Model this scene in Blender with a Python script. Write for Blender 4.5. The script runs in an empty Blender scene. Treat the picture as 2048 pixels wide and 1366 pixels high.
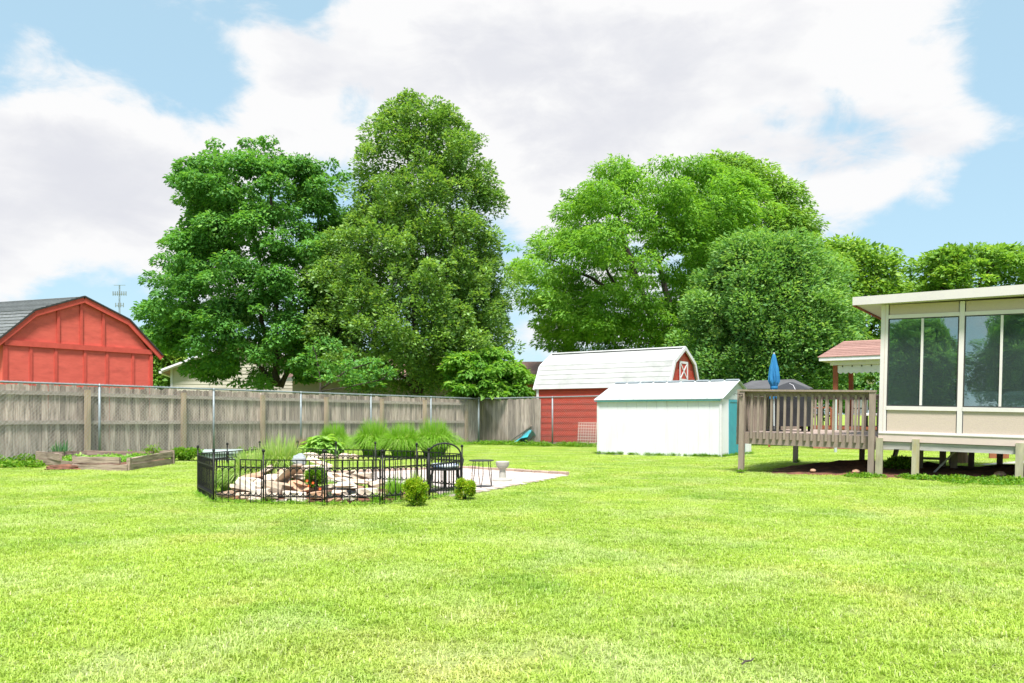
import bpy, math, random
import numpy as np
from mathutils import Vector, noise as mnoise

random.seed(7)
rng = np.random.default_rng(7)
S = bpy.context.scene
COL = S.collection

# ------------------------------------------------------------------ camera, sky, sun, exposure
F = 1600.0; HZ = 828.0; CH = 1.09          # focal length and horizon row of the 2048 px photograph, eye height
cd = bpy.data.cameras.new('camera'); cam = bpy.data.objects.new('camera', cd); COL.objects.link(cam)
cam.location = (0, 0, CH); cam.rotation_euler = (math.radians(90), 0, 0)
cd.sensor_width = 36; cd.lens = 36 * F / 2048; cd.shift_y = (HZ - 683) / 2048
cd.clip_start = 0.05; cd.clip_end = 3000
S.camera = cam

SUN_EL = math.radians(64); SUN_AZ = math.radians(179)   # azimuth clockwise from +Y: high behind the camera
w = bpy.data.worlds.new('World'); S.world = w; w.use_nodes = True
nt = w.node_tree; N = nt.nodes; L = nt.links; N.clear()
out = N.new('ShaderNodeOutputWorld'); bg = N.new('ShaderNodeBackground'); bg.inputs[1].default_value = 0.1
L.new(bg.outputs[0], out.inputs[0])
sky = N.new('ShaderNodeTexSky'); sky.sky_type = 'NISHITA'; sky.sun_disc = False
sky.sun_elevation = SUN_EL; sky.sun_rotation = SUN_AZ; sky.air_density = 1.0; sky.dust_density = 1.0; sky.ozone_density = 1.6
tc = N.new('ShaderNodeTexCoord')
def wn(t, **k):
    n = N.new(t)
    for a, b in k.items(): setattr(n, a, b)
    return n
def wmath(op, a, b=None, clamp=False):
    n = wn('ShaderNodeMath', operation=op, use_clamp=clamp)
    for i, v in enumerate((a, b)):
        if v is None: continue
        if isinstance(v, (int, float)): n.inputs[i].default_value = v
        else: L.new(v, n.inputs[i])
    return n.outputs[0]
nrm = wn('ShaderNodeVectorMath', operation='NORMALIZE'); L.new(tc.outputs['Generated'], nrm.inputs[0])
mp = N.new('ShaderNodeMapping'); mp.inputs['Scale'].default_value = (1, 1, 1.9); mp.inputs['Location'].default_value = (3.1, 0.4, 1.2)
L.new(nrm.outputs[0], mp.inputs[0])
n1 = N.new('ShaderNodeTexNoise'); n1.inputs['Scale'].default_value = 3.4; n1.inputs['Detail'].default_value = 9; n1.inputs['Roughness'].default_value = 0.56; n1.inputs['Distortion'].default_value = 0.25
L.new(mp.outputs[0], n1.inputs['Vector'])
n3 = N.new('ShaderNodeTexNoise'); n3.inputs['Scale'].default_value = 12; n3.inputs['Detail'].default_value = 8; n3.inputs['Roughness'].default_value = .65; n3.inputs['Distortion'].default_value = .6; L.new(mp.outputs[0], n3.inputs['Vector'])
acc = wmath('ADD', wmath('ADD', n1.outputs['Fac'], -.14), wmath('MULTIPLY', n3.outputs['Fac'], .28))
# where the banks of cloud and the blue gaps stand, as directions (column, row, radius, amount)
BLOBS = [(60,330,260,.22),(330,420,240,.22),(150,210,150,.10),(20,500,160,.12),(600,260,170,.14),(560,190,110,.06),(900,60,260,.20),(1150,150,330,.22),
         (1450,90,300,.20),(1750,60,220,.20),(1250,330,260,.18),(1560,300,180,.12),(1780,330,170,.20),(1910,290,110,.14),(1960,190,80,.05),(640,90,120,.05),
         (230,70,200,-.14),(60,60,90,.08),(430,110,140,-.11),(690,200,70,-.17),(520,60,60,.07),(1680,230,60,-.08),(1850,500,270,-.22),(1880,430,60,.08),(2040,120,110,-.17),(1985,350,60,-.05),(150,640,150,-.22),
         (1620,420,80,-.06),(-10,90,120,-.1),(2040,480,200,-.2),(1010,480,50,-.08),(620,20,90,-.1)]
for (px, py, r, amp) in BLOBS:
    d = Vector(((px-1024)/F, 1, (HZ-py)/F)).normalized()
    dn = wn('ShaderNodeVectorMath', operation='DISTANCE'); L.new(nrm.outputs[0], dn.inputs[0]); dn.inputs[1].default_value = d
    mr = wn('ShaderNodeMapRange', interpolation_type='SMOOTHSTEP'); L.new(dn.outputs['Value'], mr.inputs[0])
    mr.inputs[1].default_value = 0; mr.inputs[2].default_value = r/F*1.15; mr.inputs[3].default_value = amp; mr.inputs[4].default_value = 0
    acc = wmath('ADD', acc, mr.outputs[0])
cr = wn('ShaderNodeMapRange', interpolation_type='SMOOTHSTEP'); L.new(acc, cr.inputs[0]); cr.inputs[1].default_value = .475; cr.inputs[2].default_value = .635
n2 = N.new('ShaderNodeTexNoise'); n2.inputs['Scale'].default_value = 5; n2.inputs['Detail'].default_value = 5
mp2 = N.new('ShaderNodeMapping'); mp2.inputs['Scale'].default_value = (1, 1, 2.6); L.new(nrm.outputs[0], mp2.inputs[0]); L.new(mp2.outputs[0], n2.inputs['Vector'])
shade = wn('ShaderNodeMapRange'); L.new(n2.outputs['Fac'], shade.inputs[0]); shade.inputs[1].default_value = .35; shade.inputs[2].default_value = .62
thick = wn('ShaderNodeMapRange', interpolation_type='SMOOTHSTEP'); L.new(acc, thick.inputs[0]); thick.inputs[1].default_value = .62; thick.inputs[2].default_value = .95; thick.inputs[3].default_value = 1.15; thick.inputs[4].default_value = .15
ccol = wn('ShaderNodeMix', data_type='RGBA'); L.new(wmath('MULTIPLY', wmath('ADD', shade.outputs[0], .45), thick.outputs[0], True), ccol.inputs[0])
CLOUD_A, CLOUD_B = (2.42, 2.46, 2.66, 1), (3.12, 3.12, 3.14, 1)
ccol.inputs[6].default_value = CLOUD_A; ccol.inputs[7].default_value = CLOUD_B
skyb = wn('ShaderNodeMix', data_type='RGBA'); skyb.inputs[0].default_value = .80      # thin veil of high haze whitens the blue
L.new(sky.outputs[0], skyb.inputs[6]); skyb.inputs[7].default_value = (1.52, 2.26, 2.62, 1)
mx = wn('ShaderNodeMix', data_type='RGBA'); L.new(cr.outputs[0], mx.inputs[0]); L.new(skyb.outputs[2], mx.inputs[6]); L.new(ccol.outputs[2], mx.inputs[7])
L.new(mx.outputs[2], bg.inputs[0])

sd = bpy.data.lights.new('sun', 'SUN'); sd.energy = 2.8; sd.angle = math.radians(12); sd.color = (1, .965, .9)
so = bpy.data.objects.new('sun', sd); COL.objects.link(so)
sdir = Vector((math.sin(SUN_AZ)*math.cos(SUN_EL), math.cos(SUN_AZ)*math.cos(SUN_EL), math.sin(SUN_EL)))
so.rotation_euler = sdir.to_track_quat('Z', 'Y').to_euler(); so.location = (-10, -20, 40)
S.view_settings.view_transform = 'Standard'; S.view_settings.look = 'None'; S.view_settings.gamma = 1
S.view_settings.use_curve_mapping = False; S.view_settings.exposure = 1.65
S.render.engine = 'CYCLES'
S.cycles.transparent_max_bounces = 12; S.cycles.max_bounces = 6

# ------------------------------------------------------------------ helpers
def at(px, D): return (px-1024)/F*D                  # sideways metres of a column at distance D
def zat(py, D): return CH + (HZ-py)/F*D              # height of a row at distance D
def smooth(a, b, x):
    t = min(1, max(0, (x-a)/(b-a))); return t*t*(3-2*t)
def zg(x, y):                                        # lie of the land
    z = -0.0075*min(max(y-16, 0), 60)
    z += 0.012*max(-3, min(x-5, 4))*smooth(2, 5, x)*(1-smooth(18, 26, y))
    return z
U = Vector((.819, -.574)); V = Vector((.574, .819)); ROT = math.atan2(U.y, U.x)

class MB:
    def __init__(s): s.v = []; s.f = []
    def add(s, vs, fs):
        o = len(s.v); s.v += [tuple(p) for p in vs]; s.f += [tuple(i+o for i in f) for f in fs]; return s
    def box(s, x0, y0, z0, x1, y1, z1, c=0):
        if c <= 0:
            return s.add([(x0,y0,z0),(x1,y0,z0),(x1,y1,z0),(x0,y1,z0),(x0,y0,z1),(x1,y0,z1),(x1,y1,z1),(x0,y1,z1)],
                     [(3,2,1,0),(4,5,6,7),(0,1,5,4),(1,2,6,5),(2,3,7,6),(3,0,4,7)])
        # vertical edges and the top chamfered
        def ring(i, z): return [(x0+i+c,y0+i,z),(x1-i-c,y0+i,z),(x1-i,y0+i+c,z),(x1-i,y1-i-c,z),(x1-i-c,y1-i,z),(x0+i+c,y1-i,z),(x0+i,y1-i-c,z),(x0+i,y0+i+c,z)]
        vs = ring(0,z0)+ring(0,z1-c)+ring(c,z1)
        fs = [tuple(range(7,-1,-1)), tuple(range(16,24))]
        for r in (0,8):
            for i in range(8): fs.append((r+i, r+(i+1)%8, r+8+(i+1)%8, r+8+i))
        return s.add(vs, fs)
    def beam(s, a, b, wd, ht, up=(0,0,1)):
        a = Vector(a); b = Vector(b); d = (b-a).normalized(); up = Vector(up)
        sx = d.cross(up)
        if sx.length < 1e-4: sx = d.cross(Vector((1,0,0)))
        sx.normalize(); sy = sx.cross(d).normalized()
        vs = [p + sx*i*wd/2 + sy*j*ht/2 for p in (a,b) for i,j in ((-1,-1),(1,-1),(1,1),(-1,1))]
        return s.add(vs, [(0,1,2,3),(7,6,5,4),(0,4,5,1),(1,5,6,2),(2,6,7,3),(3,7,4,0)])
    def tube(s, pts, rad, n=6, cap=True):
        pts = [Vector(p) for p in pts]
        if not isinstance(rad, (list, tuple)): rad = [rad]*len(pts)
        vs = []; prev = None
        for i, p in enumerate(pts):
            d = (pts[min(i+1, len(pts)-1)] - pts[max(i-1, 0)])
            d = d.normalized() if d.length > 1e-9 else Vector((0,0,1))
            a = prev if prev is not None else (Vector((1,0,0)) if abs(d.x) < .9 else Vector((0,1,0)))
            sx = (a - d*a.dot(d)).normalized(); prev = sx; sy = d.cross(sx)
            for k in range(n):
                t = 2*math.pi*k/n; vs.append(p + (sx*math.cos(t)+sy*math.sin(t))*rad[i])
        fs = []
        for i in range(len(pts)-1):
            for k in range(n): fs.append((i*n+k, i*n+(k+1)%n, (i+1)*n+(k+1)%n, (i+1)*n+k))
        if cap: fs.append(tuple(range(n-1,-1,-1))); fs.append(tuple(range((len(pts)-1)*n, len(pts)*n)))
        return s.add(vs, fs)
    def lathe(s, prof, cx=0, cy=0, n=16):
        vs = [(cx+r*math.cos(2*math.pi*k/n), cy+r*math.sin(2*math.pi*k/n), z) for r, z in prof for k in range(n)]
        fs = [(i*n+k, i*n+(k+1)%n, (i+1)*n+(k+1)%n, (i+1)*n+k) for i in range(len(prof)-1) for k in range(n)]
        fs.append(tuple(range(n-1,-1,-1))); fs.append(tuple(range((len(prof)-1)*n, len(prof)*n)))
        return s.add(vs, fs)
    def prism(s, poly, axis, a, b):
        # poly: (p,q) outline extruded along an axis: 'x' -> (a|b, p, q), 'y' -> (p, a|b, q), 'z' -> (p, q, a|b)
        m = {'x': lambda p,q,t: (t,p,q), 'y': lambda p,q,t: (p,t,q), 'z': lambda p,q,t: (p,q,t)}[axis]
        n = len(poly); vs = [m(p,q,a) for p,q in poly]+[m(p,q,b) for p,q in poly]
        return s.add(vs, [tuple(range(n-1,-1,-1)), tuple(range(n,2*n))]+[(i,(i+1)%n,n+(i+1)%n,n+i) for i in range(n)])
    def mesh(s, name, mat=None, sm=False):
        me = bpy.data.meshes.new(name); me.from_pydata(s.v, [], s.f); me.update()
        if mat: me.materials.append(mat)
        if sm: me.polygons.foreach_set('use_smooth', [True]*len(me.polygons))
        return me

def link(name, me, parent=None, loc=None, rot=None, **props):
    o = bpy.data.objects.new(name, me); COL.objects.link(o)
    if parent: o.parent = parent
    if loc is not None: o.location = loc
    if rot is not None: o.rotation_euler = rot
    for k, v in props.items():
        if v is not None: o[k] = v
    return o
def part(name, mb, mat, parent, sm=False, fix=True, **kw):
    me = mb.mesh(name, mat, sm)
    if fix: recalc(me)
    return link(name, me, parent, **kw)
def recalc(me):
    import bmesh
    b = bmesh.new(); b.from_mesh(me); bmesh.ops.recalc_face_normals(b, faces=b.faces); b.to_mesh(me); b.free()
def thing(name, label, cat, loc=(0,0,0), rotz=0, group=None, tilt=0):
    return link(name, None, None, loc, (0, tilt, rotz), label=label, category=cat, group=group)
def copy_tree(o, parent=None):
    c = o.copy(); COL.objects.link(c)
    if parent: c.parent = parent
    for ch in list(o.children): copy_tree(ch, c)
    return c

# ------------------------------------------------------------------ materials
MATS = {}
def mat(name, c1, c2=None, scale=8, rough=.8, bump=0, stretch=(1,1,1), metal=0, spec=.3, detail=6, rnd=0, dirt=None, dirt_scale=2, contrast=(.35,.65), coord='Object', bscale=None):
    """two-tone procedural surface with fine relief; rnd varies it from object to object"""
    if name in MATS: return MATS[name]
    m = bpy.data.materials.new(name); m.use_nodes = True; MATS[name] = m
    t = m.node_tree; n = t.nodes; l = t.links; b = n['Principled BSDF']
    b.inputs['Roughness'].default_value = rough; b.inputs['Metallic'].default_value = metal
    b.inputs['Specular IOR Level'].default_value = spec
    tcn = n.new('ShaderNodeTexCoord'); mpn = n.new('ShaderNodeMapping'); mpn.inputs['Scale'].default_value = stretch
    if coord == 'World':
        ge = n.new('ShaderNodeNewGeometry'); l.new(ge.outputs['Position'], mpn.inputs[0])
    else: l.new(tcn.outputs[coord], mpn.inputs[0])
    oi = n.new('ShaderNodeObjectInfo')
    if rnd and coord != 'World':
        vm = n.new('ShaderNodeVectorMath'); vm.operation = 'SCALE'; vm.inputs[0].default_value = (31, 17, 23); l.new(oi.outputs['Random'], vm.inputs['Scale'])
        l.new(vm.outputs[0], mpn.inputs['Location'])
    no = n.new('ShaderNodeTexNoise'); no.inputs['Scale'].default_value = scale; no.inputs['Detail'].default_value = detail; no.inputs['Roughness'].default_value = .6
    l.new(mpn.outputs[0], no.inputs['Vector'])
    mr = n.new('ShaderNodeMapRange'); l.new(no.outputs['Fac'], mr.inputs[0]); mr.inputs[1].default_value = contrast[0]; mr.inputs[2].default_value = contrast[1]
    mi = n.new('ShaderNodeMix'); mi.data_type = 'RGBA'; l.new(mr.outputs[0], mi.inputs[0])
    c2 = c2 or tuple(x*.8 for x in c1)
    mi.inputs[6].default_value = (*c1, 1); mi.inputs[7].default_value = (*c2, 1)
    col = mi.outputs[2]
    if dirt:
        nd = n.new('ShaderNodeTexNoise'); nd.inputs['Scale'].default_value = dirt_scale; nd.inputs['Detail'].default_value = 8; nd.inputs['Roughness'].default_value = .65
        l.new(mpn.outputs[0], nd.inputs['Vector'])
        md = n.new('ShaderNodeMapRange'); l.new(nd.outputs['Fac'], md.inputs[0]); md.inputs[1].default_value = .5; md.inputs[2].default_value = .75
        m2 = n.new('ShaderNodeMix'); m2.data_type = 'RGBA'; l.new(md.outputs[0], m2.inputs[0]); l.new(col, m2.inputs[6]); m2.inputs[7].default_value = (*dirt, 1)
        col = m2.outputs[2]
    if rnd:
        mr2 = n.new('ShaderNodeMapRange'); l.new(oi.outputs['Random'], mr2.inputs[0]); mr2.inputs[3].default_value = 1-rnd; mr2.inputs[4].default_value = 1+rnd
        vm2 = n.new('ShaderNodeVectorMath'); vm2.operation = 'SCALE'; l.new(col, vm2.inputs[0]); l.new(mr2.outputs[0], vm2.inputs['Scale'])
        col = vm2.outputs[0]
    l.new(col, b.inputs['Base Color'])
    if bump:
        bp = n.new('ShaderNodeBump'); bp.inputs['Strength'].default_value = bump; bp.inputs['Distance'].default_value = .01
        src = no
        if bscale:
            src = n.new('ShaderNodeTexNoise'); src.inputs['Scale'].default_value = bscale; src.inputs['Detail'].default_value = 4; l.new(mpn.outputs[0], src.inputs['Vector'])
        l.new(src.outputs['Fac'], bp.inputs['Height']); l.new(bp.outputs[0], b.inputs['Normal'])
    return m

def leafmat(name, dark, light, hot, transl=.45, gloss=.03):
    """leaf surface: each leaf carries its own tint (r: dark to light, g: towards yellow)"""
    if name in MATS: return MATS[name]
    m = bpy.data.materials.new(name); m.use_nodes = True; MATS[name] = m
    t = m.node_tree; n = t.nodes; l = t.links; n.clear()
    o = n.new('ShaderNodeOutputMaterial'); a = n.new('ShaderNodeAttribute'); a.attribute_name = 'tint'
    sp = n.new('ShaderNodeSeparateColor'); l.new(a.outputs['Color'], sp.inputs[0])
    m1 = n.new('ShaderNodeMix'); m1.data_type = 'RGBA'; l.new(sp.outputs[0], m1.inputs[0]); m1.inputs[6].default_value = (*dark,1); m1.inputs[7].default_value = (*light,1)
    m2 = n.new('ShaderNodeMix'); m2.data_type = 'RGBA'; l.new(sp.outputs[1], m2.inputs[0]); l.new(m1.outputs[2], m2.inputs[6]); m2.inputs[7].default_value = (*hot,1)
    df = n.new('ShaderNodeBsdfDiffuse'); l.new(m2.outputs[2], df.inputs[0])
    tr = n.new('ShaderNodeBsdfTranslucent')
    tv = n.new('ShaderNodeVectorMath'); tv.operation = 'MULTIPLY'; l.new(m2.outputs[2], tv.inputs[0]); tv.inputs[1].default_value = (1.25, 1.2, .5); l.new(tv.outputs[0], tr.inputs[0])
    mxs = n.new('ShaderNodeMixShader'); mxs.inputs[0].default_value = transl; l.new(df.outputs[0], mxs.inputs[1]); l.new(tr.outputs[0], mxs.inputs[2])
    gl = n.new('ShaderNodeBsdfGlossy'); gl.inputs['Roughness'].default_value = .55; gl.inputs[0].default_value = (.5,.6,.45,1)
    ms = n.new('ShaderNodeMixShader'); ms.inputs[0].default_value = gloss; l.new(mxs.outputs[0], ms.inputs[1]); l.new(gl.outputs[0], ms.inputs[2])
    l.new(ms.outputs[0], o.inputs[0])
    return m

M_RED = mat('red_painted_plywood', (.66,.125,.095), (.58,.105,.08), scale=3, rough=.6, bump=.15, stretch=(1,1,3), dirt=(.46,.085,.065), dirt_scale=1.9, bscale=30, spec=.2)
M_REDTRIM = mat('red_painted_trim', (.56,.09,.068), (.48,.075,.056), scale=6, rough=.6, bump=.1, spec=.2)
M_REDMETAL = mat('red_metal_siding', (.50,.05,.03), (.40,.042,.027), scale=2.5, rough=.45, stretch=(1,1,4), dirt=(.34,.06,.045), spec=.4)
M_WHITE = mat('white_painted_metal', (.72,.71,.77), (.67,.665,.72), scale=1.6, rough=.5, stretch=(3,3,.6), dirt=(.66,.65,.66), dirt_scale=1.3, spec=.3)
M_WHITETRIM = mat('white_trim', (.65,.63,.67), (.59,.57,.61), scale=5, rough=.5)
M_ROOFWHITE = mat('white_metal_roof', (.44,.44,.44), (.36,.36,.36), scale=1.8, rough=.5, stretch=(1,1,2), dirt=(.27,.28,.27), dirt_scale=1.1)
M_SHEDROOF = mat('pale_shed_roof', (.48,.51,.53), (.42,.46,.48), scale=2, rough=.45, dirt=(.38,.42,.44))
M_TEAL = mat('teal_painted_metal', (.03,.30,.38), (.025,.25,.33), scale=3, rough=.4, spec=.4)
M_SHINGLE = mat('charcoal_shingle', (.10,.11,.115), (.16,.17,.175), scale=14, rough=.95, bump=.6, rnd=.2, bscale=90)
M_PINKSH = mat('pink_shingle', (.24,.135,.115), (.31,.18,.155), scale=10, rough=.95, bump=.5, rnd=.14, bscale=60)
M_BLACKTRIM = mat('black_drip_edge', (.03,.03,.03), (.05,.045,.045), rough=.6)
M_FENCE = mat('weathered_fence_wood', (.45,.375,.325), (.25,.20,.17), scale=5, rough=.95, bump=.5, stretch=(5,5,.5), rnd=.34, dirt=(.09,.07,.06), dirt_scale=3.4)
M_FENCEPOST = mat('weathered_fence_post', (.40,.31,.22), (.29,.22,.15), scale=5, rough=.95, bump=.5, stretch=(5,5,.5), rnd=.1, dirt=(.2,.2,.12), dirt_scale=2.5)
M_FENCERAIL = mat('weathered_fence_rail', (.40,.35,.31), (.26,.22,.195), scale=4, rough=.95, bump=.5, stretch=(.5,5,5), rnd=.12, dirt=(.2,.18,.14), dirt_scale=2.5)
M_TIMBER = mat('bed_timber', (.37,.29,.235), (.22,.16,.125), scale=6, rough=.95, bump=.7, stretch=(.5,6,6), rnd=.15, dirt=(.13,.10,.08), dirt_scale=3)
M_DECK = mat('brown_stained_deck_wood', (.30,.235,.20), (.23,.18,.15), scale=6, rough=.85, bump=.3, stretch=(3,3,.6), rnd=.08)
M_DECKFLOOR = mat('deck_floor_board', (.36,.28,.245), (.28,.22,.19), scale=5, rough=.85, bump=.3, stretch=(.6,4,4), rnd=.1)
M_POST = mat('lichened_support_post', (.42,.39,.27), (.30,.28,.21), scale=4, rough=.95, bump=.5, stretch=(4,4,1), dirt=(.34,.28,.12), dirt_scale=1.8, rnd=.08)
M_GREYBEAM = mat('grey_weathered_beam', (.47,.45,.44), (.34,.32,.31), scale=4, rough=.95, bump=.4, stretch=(.6,4,4), dirt=(.25,.21,.19), dirt_scale=1.6)
M_STUCCO = mat('tan_textured_panel', (.53,.43,.38), (.48,.39,.34), scale=60, rough=.95, bump=.35)
M_CREAM = mat('cream_aluminium_frame', (.66,.61,.61), (.61,.56,.56), scale=3, rough=.5)
M_SILL = mat('pale_pink_skirt_board', (.60,.48,.455), (.55,.44,.41), scale=3, rough=.6)
M_FASCIA = mat('beige_metal_fascia', (.59,.545,.55), (.55,.51,.51), scale=2, rough=.45)
M_SOFFIT = mat('cream_soffit', (.62,.59,.55), (.57,.54,.50), scale=2, rough=.6)
M_ROOMWALL = mat('sunroom_inner_wall', (.42,.43,.42), (.36,.37,.36), scale=2, rough=.9)
M_SOFA = mat('white_sofa_cover', (.75,.76,.74), (.66,.67,.66), scale=6, rough=.9, bump=.3)
M_DARKFRAME = mat('dark_window_gasket', (.05,.05,.05), (.035,.035,.035), rough=.4)
M_GALV = mat('galvanised_steel', (.25,.29,.31), (.18,.21,.23), scale=12, rough=.5, metal=.2, spec=.5)
M_WIRE = mat('galvanised_wire', (.42,.43,.43), (.33,.34,.34), scale=30, rough=.5, metal=.2, spec=.5)
M_IRON = mat('black_wrought_iron', (.009,.009,.010), (.018,.018,.018), scale=30, rough=.5, spec=.25)
M_BARK = mat('bark', (.075,.062,.052), (.035,.029,.025), scale=6, rough=.95, bump=.9, stretch=(3,3,.7))
M_SAND = mat('sandstone', (.50,.38,.28), (.62,.53,.44), scale=3.5, rough=.9, bump=.9, rnd=.28, dirt=(.30,.14,.07), dirt_scale=1.7, bscale=14)
M_SLATE = mat('blue_grey_rock', (.22,.25,.28), (.32,.35,.37), scale=6, rough=.85, bump=.6)
M_PAVER = mat('pink_brick_paver', (.50,.42,.385), (.58,.52,.48), scale=9, rough=.9, bump=.3, coord='World', dirt=(.43,.32,.28), dirt_scale=5)
M_BRICKEDGE = mat('brick_edging', (.36,.25,.20), (.42,.32,.26), scale=9, rough=.9, bump=.4, rnd=.18)
M_BRICK = mat('red_brick', (.30,.11,.075), (.38,.17,.12), scale=9, rough=.9, bump=.4, rnd=.2)
M_MORTAR = mat('mortar_bed', (.33,.28,.25), (.26,.22,.20), scale=8, rough=.95)
M_CONC = mat('pale_concrete', (.40,.38,.34), (.32,.31,.28), scale=5, rough=.9, bump=.4, dirt=(.36,.36,.30))
M_SOIL = mat('red_brown_soil', (.20,.09,.055), (.085,.042,.03), scale=6, rough=1, bump=1, dirt=(.36,.17,.09), dirt_scale=1.2, coord='World')
M_TARPBLUE = mat('cyan_plastic_tarp', (.03,.32,.40), (.05,.40,.48), scale=5, rough=.35, bump=.5, spec=.5)
M_BLUECLOTH = mat('blue_umbrella_cloth', (.02,.14,.33), (.03,.20,.43), scale=5, rough=.75, bump=.2, stretch=(3,3,.5))
M_BLACKCOVER = mat('black_vinyl_cover', (.022,.022,.026), (.035,.035,.04), scale=4, rough=.5, bump=.4, spec=.4)
M_GREYCLOTH = mat('charcoal_roof_cloth', (.10,.10,.11), (.075,.075,.08), scale=3, rough=.9)
M_CUSHION = mat('blue_white_cushion', (.16,.22,.36), (.62,.66,.72), scale=14, rough=.9, contrast=(.48,.52))
M_CREAMSIDE = mat('cream_vinyl_siding', (.52,.49,.41), (.48,.45,.38), scale=2, rough=.6)
M_TANSIDE = mat('tan_siding', (.46,.41,.31), (.40,.36,.27), scale=2, rough=.7)
M_BROWNROOF = mat('brown_red_shingle', (.27,.16,.135), (.36,.22,.19), scale=9, rough=.95, bump=.4)
M_CEDAR = mat('red_stained_post', (.29,.085,.045), (.22,.065,.035), scale=5, rough=.8, stretch=(3,3,.6))
M_LATTICE = mat('pale_lattice', (.60,.40,.36), (.66,.50,.46), scale=8, rough=.8)
M_GREYPLASTIC = mat('pale_grey_plastic', (.27,.33,.33), (.31,.36,.36), scale=4, rough=.55)
M_TABLE = mat('dark_grey_table_metal', (.05,.052,.055), (.07,.07,.072), scale=20, rough=.4, metal=.3)
M_WATER = mat('pond_water', (.02,.03,.03), (.03,.04,.04), scale=3, rough=.06, bump=.3, spec=.6, bscale=9)
M_FOAM = mat('white_falling_water', (.75,.78,.8), (.45,.5,.52), scale=12, rough=.3, bump=.6, stretch=(2,2,.5))
M_TERRA = mat('terracotta', (.36,.13,.07), (.30,.11,.06), scale=4, rough=.85)
M_STUMP = mat('brown_stump_wood', (.27,.17,.11), (.19,.115,.07), scale=6, rough=.95, bump=.8, stretch=(3,3,.8))
M_PALEPOLE = mat('pale_metal_pole', (.56,.60,.62), (.5,.54,.56), scale=5, rough=.4, metal=.3)
M_FLOWER = mat('orange_red_petals', (.75,.09,.03), (.8,.2,.05), scale=8, rough=.7)
M_TWIG = mat('dry_tan_twigs', (.36,.28,.18), (.26,.20,.12), scale=8, rough=.9)

# glass: dim tinted panes that mirror the yard
M_GLASS = bpy.data.materials.new('tinted_window_glass'); M_GLASS.use_nodes = True
t = M_GLASS.node_tree; n = t.nodes; l = t.links; n.clear()
o_ = n.new('ShaderNodeOutputMaterial'); tr = n.new('ShaderNodeBsdfTransparent'); tr.inputs[0].default_value = (.72,.84,.85,1)
gl = n.new('ShaderNodeBsdfGlossy'); gl.inputs['Roughness'].default_value = .012; gl.inputs[0].default_value = (.52,.68,.70,1)
no = n.new('ShaderNodeTexNoise'); no.inputs['Scale'].default_value = 1.3; tcg = n.new('ShaderNodeTexCoord'); l.new(tcg.outputs['Object'], no.inputs['Vector'])
bp = n.new('ShaderNodeBump'); bp.inputs['Strength'].default_value = .2; bp.inputs['Distance'].default_value = .015; l.new(no.outputs['Fac'], bp.inputs['Height']); l.new(bp.outputs[0], gl.inputs['Normal'])
ms = n.new('ShaderNodeMixShader'); ms.inputs[0].default_value = .45; l.new(tr.outputs[0], ms.inputs[1]); l.new(gl.outputs[0], ms.inputs[2]); sc_ = n.new('ShaderNodeBsdfDiffuse'); sc_.inputs[0].default_value = (.19,.235,.255,1); m9 = n.new('ShaderNodeMixShader'); m9.inputs[0].default_value = .13; l.new(ms.outputs[0], m9.inputs[1]); l.new(sc_.outputs[0], m9.inputs[2]); l.new(m9.outputs[0], o_.inputs[0])

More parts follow.
